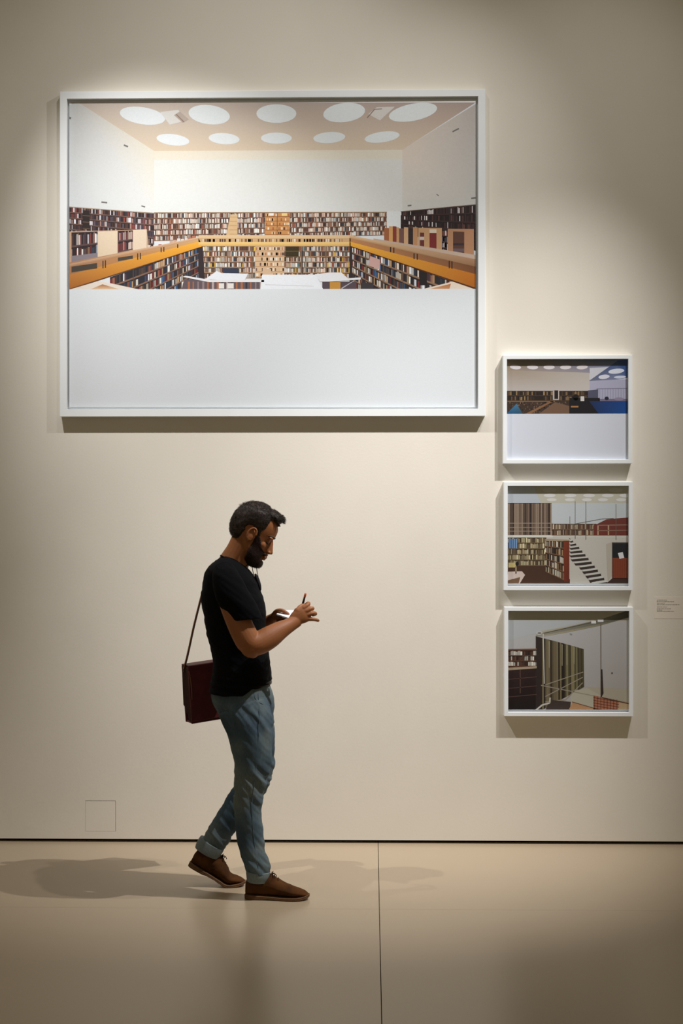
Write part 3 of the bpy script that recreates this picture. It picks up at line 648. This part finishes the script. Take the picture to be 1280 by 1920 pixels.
# far hand holding the pad
ptube(bm, [(510, 1161, -.90, 10.5, .020), (518, 1157, -.92, 10, .026), (527, 1158, -.935, 7.5, .032)], n=18)
chain([(513, 1153, -.935), (519, 1146, -.955), (529, 1145, -.97), (540, 1151.5, -.975)], 5.2, 3.4)         # thumb over the pad
chain([(524, 1163, -.91), (536, 1161, -.905), (547, 1159, -.91), (553, 1155, -.92)], 4.4, 3.3)
chain([(524, 1165, -.925), (537, 1165, -.925), (549, 1163, -.93), (556, 1159, -.94)], 4.5, 3.3)
chain([(523, 1167, -.945), (536, 1168.5, -.948), (547, 1167.5, -.952), (553, 1164, -.96)], 4.4, 3.2)
chain([(521, 1168, -.965), (532, 1171, -.97), (541, 1171, -.975), (546, 1168.5, -.98)], 4.1, 3.0)
body = remesh('body', bm, .0028, 3, M_skin, root)

# eyes and brows
M_eye = mat('closed_eyelid', (120, 76, 56), .5, .4, .1, 60)
from mathutils.bvhtree import BVHTree
def surf(o):
    d = o.data; return BVHTree.FromPolygons([v.co for v in d.vertices], [p.vertices for p in d.polygons])
face = surf(body)
def onface(s_, a_, y_, b_, lift=.3):
    d = -(hf*.75+hy*s_*.66); p = H(a_, y_, b_)-d*.12; h = face.ray_cast(p, d)
    return (h[0]-d*lift*HS) if h[0] is not None else H(a_, y_, b_)
for s in (-1, 1):
    for nm, pts in (('eyelashes', [(-1, 4.4, 1.0), (-.5, 3.6, 1.3), (0, 3.3, 1.4), (.5, 3.5, 1.2), (1, 4.3, .7)]), ('eyebrow', [(-1.2, 15.6, 1.0), (-.6, 17.2, 1.9), (.2, 18, 1.9), (1, 17.6, 1.4), (1.8, 16, .6)])):
        bm = bmesh.new(); q = []
        for t, b_, r_ in pts:
            p = onface(s, 35-4.6*(t+1), s*(7+4.6*(t+1)), b_); q.append((p.x, p.y, p.z, r_*HS, r_*.7*HS))
        tube(bm, q, n=8, k=3); from_bm(nm, bm, M_hair, root, True)

# hair
def strands(bm, srcs, count, L, flow, r=.0007, jit=.3, seed=3):
    rr = random.Random(seed)
    for _ in range(count):
        c, nrm = rr.choice(srcs)
        d = (flow(c, nrm)+Vector((rr.uniform(-1, 1), rr.uniform(-1, 1), rr.uniform(-1, 1)))*jit).normalized()
        l = L*rr.uniform(.6, 1.3); u = d.cross(Vector((.3, .8, .5))).normalized(); v = d.cross(u)
        a0 = [bm.verts.new(c-nrm*.002+(u*math.cos(t)+v*math.sin(t))*r) for t in (0, 2.1, 4.2)]
        mpt = c+d*l*.55+nrm*l*.12
        a1 = [bm.verts.new(mpt+(u*math.cos(t)+v*math.sin(t))*r*.8) for t in (0, 2.1, 4.2)]
        tip = bm.verts.new(c+d*l+nrm*l*.02)
        for i in range(3):
            j = (i+1) % 3
            bm.faces.new((a0[i], a0[j], a1[j], a1[i])); bm.faces.new((a1[i], a1[j], tip))
def local(co):
    d_ = (co-HO)/HS; a_ = d_.dot(hf); b_ = d_.dot(hu)
    # back to photograph pixels in the head's own plane
    return a_, d_.y, b_, 474+a_*math.cos(PIT)+b_*math.sin(PIT), 1005+a_*math.sin(PIT)-b_*math.cos(PIT)
def sdist(poly, x, y):
    ins = False; best = 1e9
    for i in range(len(poly)):
        (x0, y0), (x1, y1) = poly[i-1], poly[i]
        if (y0 > y) != (y1 > y) and x < (x1-x0)*(y-y0)/(y1-y0)+x0: ins = not ins
        dx, dy = x1-x0, y1-y0; t = max(0, min(1, ((x-x0)*dx+(y-y0)*dy)/(dx*dx+dy*dy)))
        best = min(best, math.hypot(x-x0-dx*t, y-y0-dy*t))
    return best if ins else -best
HAIR = [(420, 1016), (434, 1016), (445, 1011), (454, 1003), (460, 995), (464, 987), (471, 983.5), (478, 986), (482, 993), (484.5, 1001), (489, 1003), (492, 996), (499, 992), (505, 985), (508, 977), (514, 973), (522, 979), (560, 985), (560, 900), (400, 900), (400, 1016)]
def hair_post(co, n):
    a_, s_, b_, x, y = local(co); d_ = sdist(HAIR, x+noise.noise(co*120)*1.6, y)
    t = max(-1, min(1, d_/2.6))
    th = 3.0+1.6*max(0, min(1, (b_-30)/20))+2.2*max(0, min(1, (b_-34)/10))*max(0, min(1, (a_-4)/16))
    if d_ < 12: th *= .45+.55*max(0, d_)/12
    return co+n*((th*t if t > 0 else 4*t)*HS+noise.noise(co*55)*.0014+noise.noise(co*170)*.0007)
bm = bmesh.new(); hslices(bm, SK, n=64, k=4)
hcap([(12, 0, 50, 8, 20), (22, 0, 47.5, 8, 18), (30, 0, 45, 6.2, 15), (34.5, 0, 41, 3.4, 10)], n=16)
hair = remesh('hair', bm, .0026, 3, M_hair, root, hair_post)
hj = None
hv = [(v.co.copy(), v.normal.copy()) for v in hair.data.vertices if sdist(HAIR, *local(v.co)[3:5]) > 1.0]
def hair_flow(c, n):
    t = max(0, min(1, ((c-HO).dot(hu)/HS-20)/32)); t = t*t*(3-2*t); d = (hf*1.0+hu*.1)*t+(-hu+hf*-.2)*(1-t)
    return (d-n*d.dot(n))+n*.12
bm = bmesh.new(); bm.from_mesh(hair.data)
top = [q for q in hv if (q[0]-HO).dot(hu) > 36*HS]
fr_ = [q for q in hv if (q[0]-HO).dot(hf) > 22*HS and (q[0]-HO).dot(hu) > 36*HS]
strands(bm, hv, 5200, .008, hair_flow, r=.0005, seed=5)
strands(bm, top, 2600, .013, hair_flow, r=.0005, seed=6)
strands(bm, fr_, 420, .016, lambda c, n: hf*1.0-hu*.05+n*.3, r=.0006, jit=.35, seed=8)
bm.to_mesh(hair.data); bm.free(); hair.data.shade_smooth()

# beard
bm = bmesh.new()
hslices(bm, SK, n=64, k=4); hb((37.5, 0, -17.6), (4.4, 9, 4)); hb((38.0, 0, -24), (4.2, 10, 4)); hb((34, 0, -38), (6.5, 10, 7))
BEARD = [(481, 999), (489, 1001), (490.5, 1012), (492, 1024), (495, 1034), (500, 1038.5), (507, 1041), (508, 1044), (499, 1042.3), (492, 1041.5), (488.5, 1047), (492, 1052.5), (515, 1066), (490, 1090), (445, 1090), (452, 1058), (462, 1040), (469, 1027), (477, 1014)]
def beard_post(co, n):
    a_, s_, b_, x, y = local(co); d_ = sdist(BEARD, x+noise.noise(co*150)*1.8, y+noise.noise(co*130)*1.4)
    t = max(-1, min(1, d_/2.4)); th = 1.2+2.4*max(0, min(1, (-12-b_)/16))
    return co+n*((th*t if t > 0 else 4*t)*HS+noise.noise(co*200)*.0006)
beard = remesh('beard', bm, .0026, 2, M_beard, root, beard_post)
bv = [(v.co.copy(), v.normal.copy()) for v in beard.data.vertices if sdist(BEARD, *local(v.co)[3:5]) > .6]
bm = bmesh.new(); bm.from_mesh(beard.data)
strands(bm, bv, 4200, .0045, lambda c, n: n*.5-hu*.8+hf*.2, r=.0004, seed=9); bm.to_mesh(beard.data); bm.free(); beard.data.shade_smooth()

# t-shirt
bm = bmesh.new()
slices(bm, [(1040, 421, 437, .035), (1045, 413, 444, .07), (1052, 403, 452, .11), (1062, 391, 461, .150), (1074, 385, 471, .172), (1090, 381, 481, .180), (1108, 378, 488, .18), (1125, 378, 494, .178), (1145, 381, 497.5, .175), (1170, 385, 498, .168), (1200, 391, 500, .160), (1235, 399, 505, .158), (1262, 398, 508.5, .162), (1285, 395, 508, .166), (1297, 393.5, 505, .168)], YC, n=40)
b2m = bmesh.new()
ptube(b2m, [(420, 1070, -1.09, 22, .05), (425, 1090, -1.15, 28, .056), (435, 1115, -1.18, 31, .060), (449, 1138, -1.19, 29.5, .060), (462, 1160, -1.197, 28, .058), (474, 1185, -1.2, 27, .056)], n=28, round_ends=False)
h0, h1 = P(433, 1164, -1.19), P(489, 1158.5, -1.19); pn = Vector((h1.z-h0.z, 0, -(h1.x-h0.x))).normalized()
gm = bmesh.ops.bisect_plane(b2m, geom=b2m.verts[:]+b2m.edges[:]+b2m.faces[:], plane_co=h0, plane_no=pn, clear_outer=True)
bmesh.ops.holes_fill(b2m, edges=[e_ for e_ in b2m.edges if e_.is_boundary])
tmp = bpy.data.meshes.new('t'); b2m.to_mesh(tmp); b2m.free(); bm.from_mesh(tmp)
ptube(bm, [(420, 1070, -.85, 22, .05), (425, 1090, -.79, 28, .056), (436, 1115, -.77, 30, .058), (446, 1150, -.765, 27, .056)], n=28, round_ends=False)
def shirt_post(co, n):
    q = Vector((co.x*4, co.y*4, co.z*13+co.x*9))
    f = noise.noise(q*2.0)*.0035+noise.noise(q*4.5)*.002
    z0 = P(450, 1262, YC).z
    if co.z < z0: f += .0028*math.sin((co.z-z0)*180+co.x*14)*min(1, (z0-co.z)/.03)
    # hem rises at the front
    if co.z < P(0, 1270, YC).z and co.x > P(462, 1290, YC).x:
        lift = min(1, (co.x-P(462, 1290, YC).x)/(16*HS)); zb = P(0, 1297, YC).z
        co.z += lift*(12*HS)*max(0, min(1, 1-(co.z-zb)/(26*HS)))
    return co+n*f
shirt = remesh('t_shirt', bm, .0042, 3, M_shirt, root, shirt_post)
# ribbed collar
bm = bmesh.new(); q = []
for i in range(25):
    t = 2*math.pi*i/24
    c = P(437+22*math.cos(t)*1.02, 1053.5+12*math.cos(t), YC); q.append((c.x, YC+.072*math.sin(t), c.z+.004*math.sin(t)**2, .0055, .0035))
tube(bm, q, n=8, k=1, Y=Vector((0, 0, 1)), round_ends=False); from_bm('collar', bm, M_shirt, shirt, True)

# jeans
bm = bmesh.new()
slices(bm, [(1280, 404, 504, .150), (1292, 398, 508, .158), (1305, 396, 512, .163), (1322, 402, 514.5, .168), (1342, 413, 515, .166), (1358, 421, 513, .155)], YC, n=36)
ptube(bm, [(455, 1325, -1.05, 50, .09), (466, 1358, -1.06, 47, .092), (471, 1392, -1.07, 40.5, .086), (473, 1425, -1.075, 35.5, .077), (470.5, 1455, YN, 32.5, .069), (466, 1488, YN, 29, .065), (464.5, 1525, YN, 26, .062), (468, 1562, YN, 25.5, .058), (473.5, 1595, YN, 24.5, .054), (481, 1622, YN, 24, .053), (485, 1640, YN, 21.5, .05)], n=30, round_ends=False)
ptube(bm, [(462, 1325, -.89, 44, .09), (476, 1370, -.88, 39, .085), (484, 1415, YFAR, 31, .076), (485, 1443, YFAR, 28.5, .07), (474, 1470, YFAR, 28, .066), (452, 1503, YFAR, 27, .063), (428, 1538, YFAR, 25, .058), (408, 1568, YFAR, 24.5, .052), (396, 1586, YFAR, 23, .05)], n=30, round_ends=False)
zk = P(0, 1470, YN).z
def jean_post(co, n):
    q = Vector((co.x*5, co.y*5, co.z*14+co.x*16))
    k = math.exp(-((co.z-zk)/.09)**2)+1.1*math.exp(-((co.z-.17)/.09)**2)+.7*math.exp(-((co.z-P(0, 1340, YC).z)/.07)**2)
    f = noise.noise(q*1.7)*(.0025+.0075*k)+noise.noise(q*3.6)*(.0012+.003*k)
    f -= .0045*k*abs(noise.noise(q*2.3+Vector((5, 2, 1))))
    return co+n*f
jeans = remesh('jeans', bm, .0042, 2, M_denim, root, jean_post)
def tubeloop(name, pts, m, parent, r=None):
    bm = bmesh.new(); tube(bm, pts, n=8, k=2); return from_bm(name, bm, m, parent, True)
# turn-ups
bm = bmesh.new(); ptube(bm, [(484, 1633, YN, 23.0, .053), (483.5, 1640, YN, 22.6, .0535), (482.5, 1647, YN, 20.8, .051), (482, 1652.5, YN, 19, .049)], n=36, round_ends=False)
tag(from_bm('cuff', bm, M_cuff, jeans, True), 'pale turned-up jean hem')
bm = bmesh.new(); ptube(bm, [(398, 1580, YFAR, 25.5, .053), (394.5, 1586, YFAR, 26, .053), (390, 1593.5, YFAR, 25.5, .052), (387, 1599, YFAR, 24, .05)], n=36, round_ends=False)
tag(from_bm('cuff', bm, M_cuff, jeans, True), 'pale turned-up jean hem')
# seams, pockets, fly, belt loops
M_seam = mat('denim_seam', (84, 102, 114), .9, .1, .2, 90)
def seam(name, pts, y_fn, r=1.0, m=M_seam):
    q = []
    for px, py in pts:
        y = y_fn(px, py); p = P(px, py, y); q.append((p.x, p.y, p.z, r*HS, .0016))
    bm = bmesh.new(); tube(bm, q, n=6, k=4); return from_bm(name, bm, m, jeans, True)
from mathutils.bvhtree import BVHTree
def surf(o):
    d = o.data; return BVHTree.FromPolygons([v.co for v in d.vertices], [p.vertices for p in d.polygons])
jb = surf(jeans); sb = surf(shirt)
def onto(tree, px, py, off=.0005, dflt=-1.15):
    a = P(px, py, -3); d = (a-CAM).normalized()
    h = tree.ray_cast(a, d)
    return (h[0].y-off) if h[0] is not None else dflt
jy = lambda px, py: onto(jb, px, py, 0)
seam('seam', [(484, 1300), (486, 1345), (484, 1390), (480, 1440), (474, 1490), (473, 1540), (478, 1590), (484, 1628)], jy, .45)
seam('pocket_edge', [(478, 1289), (476, 1300), (480, 1312), (492, 1320), (506, 1322)], jy, .6)
seam('pocket_edge', [(402, 1318), (418, 1329), (436, 1333)], jy, .6)
seam('pocket_edge', [(436, 1333), (440, 1350), (437, 1366)], jy, .5)
M_belt = mat('dark_belt', (34, 26, 24), .6, .3, .2, 40)
q = []
for t_ in range(0, 25):
    t = 2*math.pi*t_/24; cpt = P(455+53*math.cos(t), 1281.5-3*math.cos(t), YC); q.append((cpt.x, YC+.158*math.sin(t), cpt.z, .0035, .010))
bm = bmesh.new(); tube(bm, q, n=10, k=1, Y=Vector((0, 0, 1)), round_ends=False); from_bm('belt', bm, M_belt, root, True)

# shoes -------------------------------------------------------------------
def shoe(origin, yaw, lift, label):
    "local x: heel to toe, z up.  lift: heel raised by this angle about the ball of the foot"
    ball = .195
    def W_(p):
        x, y, z = p
        if lift and x < ball+.03:
            t = min(1, (ball+.03-x)/.06); a = lift*t
            dx, dz = x-ball, z-.0
            x, z = ball+dx*math.cos(a)+dz*math.sin(a), -dx*math.sin(a)+dz*math.cos(a)
        c, s = math.cos(yaw), math.sin(yaw)
        return Vector((origin[0]+x*c-y*s, origin[1]+x*s+y*c, origin[2]+z))
    hw = [(0, .012), (.006, .024), (.02, .032), (.05, .036), (.09, .036), (.13, .040), (.17, .047), (.205, .049), (.235, .045), (.258, .034), (.270, .022), (.277, .008)]
    top = [(0, .06), (.006, .090), (.02, .102), (.05, .106), (.085, .110), (.105, .111), (.13, .096), (.16, .077), (.19, .062), (.22, .051), (.245, .043), (.262, .035), (.277, .024)]
    def f(tab, x):
        for (a, b), (c, d) in zip(tab, tab[1:]):
            if x <= c: return b+(d-b)*(x-a)/(c-a)
        return tab[-1][1]
    X = [0, .003, .008, .016, .03, .045, .06, .075, .09, .105, .12, .135, .15, .165, .18, .195, .21, .225, .24, .25, .26, .268, .274, .277]
    # upper
    bm = bmesh.new(); rs = []
    for x in X:
        h_ = f(top, x); wd = f(hw, x)*.94; z0 = .017-.004*min(1, x/.2)
        o = []
        for i in range(24):
            t = 2*math.pi*i/24; c, s = math.cos(t), math.sin(t)
            z = z0+(h_-z0)*(.5+.5*s) if True else 0
            narrow = 1-.42*max(0, s)**1.5 if x < .16 else 1-.30*max(0, s)**1.5
            o.append(bm.verts.new(W_((x, wd*narrow*math.copysign(abs(c)**.7, c), z))))
        rs.append(o)
    bridge(bm, rs)
    up = remesh('upper', bm, .0025, 2, M_shoe, None, lambda co, n: co+n*(noise.noise(co*45)*.0016))
    me = up.data
    r_ = empty('shoe', W_((.1, 0, 0)))
    r_.parent = root; r_.matrix_parent_inverse = root.matrix_world.inverted(); r_['label'] = label
    bpy.context.view_layer.update()
    up.parent = r_; up.matrix_parent_inverse = r_.matrix_world.inverted()
    # sole with heel step
    bm = bmesh.new(); N = 40; loops = []
    outline = []
    for x in X: outline.append((x, f(hw, x)*1.04+.001))
    pts = [(x-.002 if x < .01 else x+.003*(x > .2), -w2) for x, w2 in outline]+[(x-.002 if x < .01 else x+.003*(x > .2), w2) for x, w2 in reversed(outline)]
    def zb(x): return (.003 if x > .075 and x < .09 else 0)+ (.006 if .09 <= x < .14 else .002 if x < .17 and x >= .14 else 0)*0.6 + max(0, x-.215)**2*2.6
    def zt(x): return .020-.007*min(1, x/.16)+max(0, x-.215)**2*2.6
    for lev, sc in ((0, .97), (0.15, 1.0), (.5, 1.0), (.55, .985), (.6, 1.0), (.9, 1.0), (1, .97)):
        loops.append([bm.verts.new(W_((.14+(x-.14)*(.99 if sc < 1 else 1), y*sc, zb(x)+(zt(x)-zb(x))*lev))) for x, y in pts])
    bridge(bm, loops, caps=False)
    n_ = len(pts)
    for lp in (loops[0], loops[-1]):
        for i in range(n_//2-1): bm.faces.new((lp[i], lp[i+1], lp[n_-2-i], lp[n_-1-i]))
    from_bm('sole', bm, M_sole, r_, True)
    # laces: three rows of eyelets plus the bow
    ub = surf(up)
    def down(x, y):
        p = W_((x, y, .2)); d = (W_((x, y, 0))-p).normalized(); h = ub.ray_cast(p, d)
        return (h[0]-d*.0014) if h[0] is not None else W_((x, y, f(top, x)))
    bm = bmesh.new()
    for x in (.112, .128, .143):
        q = [(*down(x+(.002 if abs(y) > .01 else 0), y), .0016, .0016) for y in (-.016, -.008, 0, .008, .016)]
        tube(bm, q, n=6, k=2, Y=Vector((1, 0, 0)))
    c = down(.118, -.004)
    for pts_ in ([(0, 0, 0), (.012, -.010, .012), (.020, -.022, .004), (.008, -.016, -.002), (0, 0, 0)], [(0, 0, 0), (-.004, .012, .013), (-.002, .024, .006), (.004, .012, 0), (0, 0, 0)], [(0, 0, 0), (.012, -.004, .008), (.026, -.006, .002), (.032, -.010, -.008)], [(0, 0, 0), (.002, .004, .010), (.006, .006, .018)]):
        tube(bm, [(c.x+a*.6, c.y+b*.7, c.z+d_*.75, .0017, .0017) for a, b, d_ in pts_], n=6, k=3)
    from_bm('lace', bm, M_lace, r_, True)
    # tongue edge
    return r_
o = P(459.5, 1688, -1.085)
shoe((o.x, -1.075, 0), math.radians(-3), 0, 'brown suede ankle shoe flat on the floor')
b2 = P(424, 1664, -.89)
shoe((b2.x-.195, YFAR, 0), math.radians(2), math.radians(28), 'brown suede ankle shoe pushing off with the heel raised')

# ------------------------------------------------------------------ things carried
# pen
M_pen = mat('dark_pen', (46, 28, 20), .4, .5, .1, 60); M_pent = mat('orange_pen_end', (232, 110, 30), .4, .5, .05, 60)
pa = P(573, 1112, -1.075); pb = P(560, 1160, -1.035); d = (pb-pa).normalized(); u = d.orthogonal().normalized(); v = d.cross(u)
def lathe(name, prof, m, parent, base=pa, ax=None):
    ax = ax or d; bm = bmesh.new(); rs = [ring(bm, base+ax*t, u, v, r, r, 14) for t, r in prof]; bridge(bm, rs); return from_bm(name, bm, m, parent, True)
pen = empty('pen', pb); tag(pen, 'slim dark pen with orange end gripped upright in right hand', 'pen')
lathe('barrel', [(.018, .0044), (.05, .005), (.10, .0045), (.108, .003), (.116, .0009)], M_pen, pen)
tag(lathe('pen_end', [(0, .0026), (.001, .0044), (.016, .005), (.018, .0044)], M_pent, pen), 'orange pen end')
# notepad
M_paper = mat('notepad_paper', (240, 240, 246), .8, .2, .02, 30); M_cover = mat('notepad_cover', (52, 36, 30), .6, .3, .2, 40)
A_, B_, C_, D_ = P(517, 1153.5, -.985), P(556, 1166, -1.03), P(565, 1146, -.93), P(530, 1146, -.90)
nrm = (B_-A_).cross(D_-A_).normalized()
if nrm.z < 0: nrm = -nrm
pad = empty('notepad', (A_+B_+C_+D_)/4); tag(pad, 'small white notepad held open in left hand below the chin', 'notepad')
def slab(name, off0, off1, m, sh=0):
    bm = bmesh.new(); c = (A_+B_+C_+D_)/4
    lo = [bm.verts.new(p+(c-p)*sh+nrm*off0) for p in (A_, B_, C_, D_)]; hi = [bm.verts.new(p+(c-p)*sh+nrm*off1) for p in (A_, B_, C_, D_)]
    bridge(bm, [lo, hi]); return from_bm(name, bm, m, pad)
slab('paper', 0, .006, M_paper, .03); slab('cover', -.002, 0, M_cover)
# neck cord with hanging tag
M_cord = mat('black_cord', (20, 18, 20), .7, .3, .1, 60)
ly = root
lan = empty('lanyard', P(478, 1085, YC)); tag(lan, 'black neck cord with dark tag hanging in front of chest', 'lanyard')
for k_, (pts_) in enumerate([[(440, 1070, -1.02), (455, 1068, -1.02), (463, 1060, -1.0), (470, 1057, -.985), (472.5, 1063, -.985), (475, 1077, -.985), (478, 1090, -.98)],
                         [(440, 1070, -.92), (456, 1066, -.92), (467, 1058, -.94), (477, 1053, -.96), (480, 1059, -.965), (481.5, 1070, -.97), (484, 1082, -.975)]]):
    bm = bmesh.new(); tube(bm, [(*P(a, b, y), .0016, .0016) for a, b, y in pts_], n=8, k=4); from_bm('cord', bm, M_cord, lan, True)
bm = bmesh.new(); ptube(bm, [(479, 1078, -.975, 2.5, .010), (482, 1086, -.975, 4, .012), (486, 1098, -.975, 3.6, .012), (488.5, 1106, -.975, 1.4, .008)], n=14); from_bm('tag', bm, M_cord, lan, True)

# shoulder bag: leather body with gusset, flap, strap
M_leather = mat('dark_maroon_leather', (84, 24, 26), .55, .4, .35, 22, .2, 160)
M_gusset = mat('bag_gusset', (62, 34, 28), .6, .35, .3, 24, .2, 160)
M_strap = mat('tan_strap', (112, 78, 50), .6, .35, .2, 60)
ba = math.radians(27); tilt = math.radians(-5.5)
bx = P(360, 1358, -.80)      # lower front-left corner
bag = empty('shoulder_bag', bx); tag(bag, 'dark maroon leather satchel hanging behind the walking man', 'bag')
RB = Matrix.Rotation(ba, 3, 'Z') @ Matrix.Rotation(tilt, 3, 'Y')
def BL_(x, y, z): return bx+RB @ Vector((x, y, z))
def bslab(name, x0, x1, y0, y1, z0, z1, m, bev=.004, par=bag, shear=0):
    bm = bmesh.new(); box(bm, (x0, y0, z0), (x1, y1, z1), bev)
    for v_ in bm.verts: v_.co = BL_(v_.co.x+shear*(v_.co.z-z0), v_.co.y, v_.co.z)
    return from_bm(name, bm, m, par)
BH = .262; BW = .29; SH = .02
bslab('flap', -.001, BW, -.004, .004, .012, BH+.004, M_leather, .002, bag, SH)
bslab('front_panel', .0, BW, .004, .012, 0, BH, M_leather, .003, bag, SH)
bslab('back_panel', .0, BW, .082, .09, 0, BH, M_leather, .003, bag, SH)
bslab('bag_lid', .006, BW, -.002, .09, BH, BH+.006, M_leather, .002, bag, SH)
bslab('bag_base', .004, BW-.004, .008, .086, 0, .010, M_leather, .002, bag, SH)
# accordion gussets
for xg in (0, BW):
    bm = bmesh.new(); sgn = -1 if xg == 0 else 1
    prof = [(.010, 0), (.022, .010), (.034, -.002), (.047, .012), (.060, -.002), (.072, .010), (.084, 0)]
    lo = []; hi = []; lo2 = []; hi2 = []
    for i, (y, o_) in enumerate(prof):
        zlow = .004+.082*(i/(len(prof)-1))+(.010 if i % 2 else 0)
        for lst, z, of in ((lo, zlow, o_), (hi, BH, o_*.4), ):
            pnt = BL_(xg+sgn*of+SH*z, y, z); lst.append(bm.verts.new(pnt))
        for lst, z, of in ((lo2, zlow, o_), (hi2, BH, o_*.4)):
            pnt = BL_(xg+sgn*(of-.004)+SH*z, y, z); lst.append(bm.verts.new(pnt))
    for i in range(len(prof)-1):
        bm.faces.new((lo[i], lo[i+1], hi[i+1], hi[i])); bm.faces.new((lo2[i], hi2[i], hi2[i+1], lo2[i+1])); bm.faces.new((lo[i], lo2[i], lo2[i+1], lo[i+1]))
    from_bm('gusset', bm, M_gusset, bag)
# strap over the far shoulder, metal ring at its foot
M_ring = mat('aged_brass', (120, 96, 60), .4, .5, .1, 80, metal=.8)
s0 = BL_(SH*BH-.004, .045, BH-.01)
bm = bmesh.new(); q = [(s0.x, s0.y, s0.z, .0045, .012)]
for a_, b_, y_ in [(350, 1235, -.775), (357, 1204, -.775), (364, 1172, -.778), (377, 1120, -.785), (385, 1088, -.79), (393, 1064, -.80), (412, 1053, -.80), (432, 1054, -.80), (450, 1062, -.80), (472, 1090, -.785)]: p = P(a_, b_, y_); q.append((p.x, p.y, p.z, .0052, .014))
s1 = BL_(BW+SH*BH+.004, .045, BH-.01)
q += [(P(484, 1150, -.70).x, -.71, P(484, 1150, -.7).z, .0022, .014), (s1.x, s1.y, s1.z, .0045, .012)]
tube(bm, q, n=10, k=4); from_bm('strap', bm, M_strap, bag, True)
for s_, nm in ((s0, 0), (s1, 1)):
    bm = bmesh.new(); q = []
    for i in range(17):
        t = 2*math.pi*i/16; q.append((s_.x+.0*math.cos(t), s_.y+.014*math.cos(t), s_.z-.004+.010*math.sin(t), .002, .002))
    tube(bm, q, n=6, k=1, Y=Vector((1, 0, 0)), round_ends=False); from_bm('strap_ring', bm, M_ring, bag, True)

t0, t1 = BL_(.006, -.006, BH-.02), BL_(.008, -.006, BH-.15)
bm = bmesh.new(); tube(bm, [(*t0, .002, .001), (*((t0+t1)/2+Vector((.004, 0, 0))), .0022, .001), (*t1, .002, .001)], n=8); from_bm('strap_tail', bm, M_strap, bag, True)
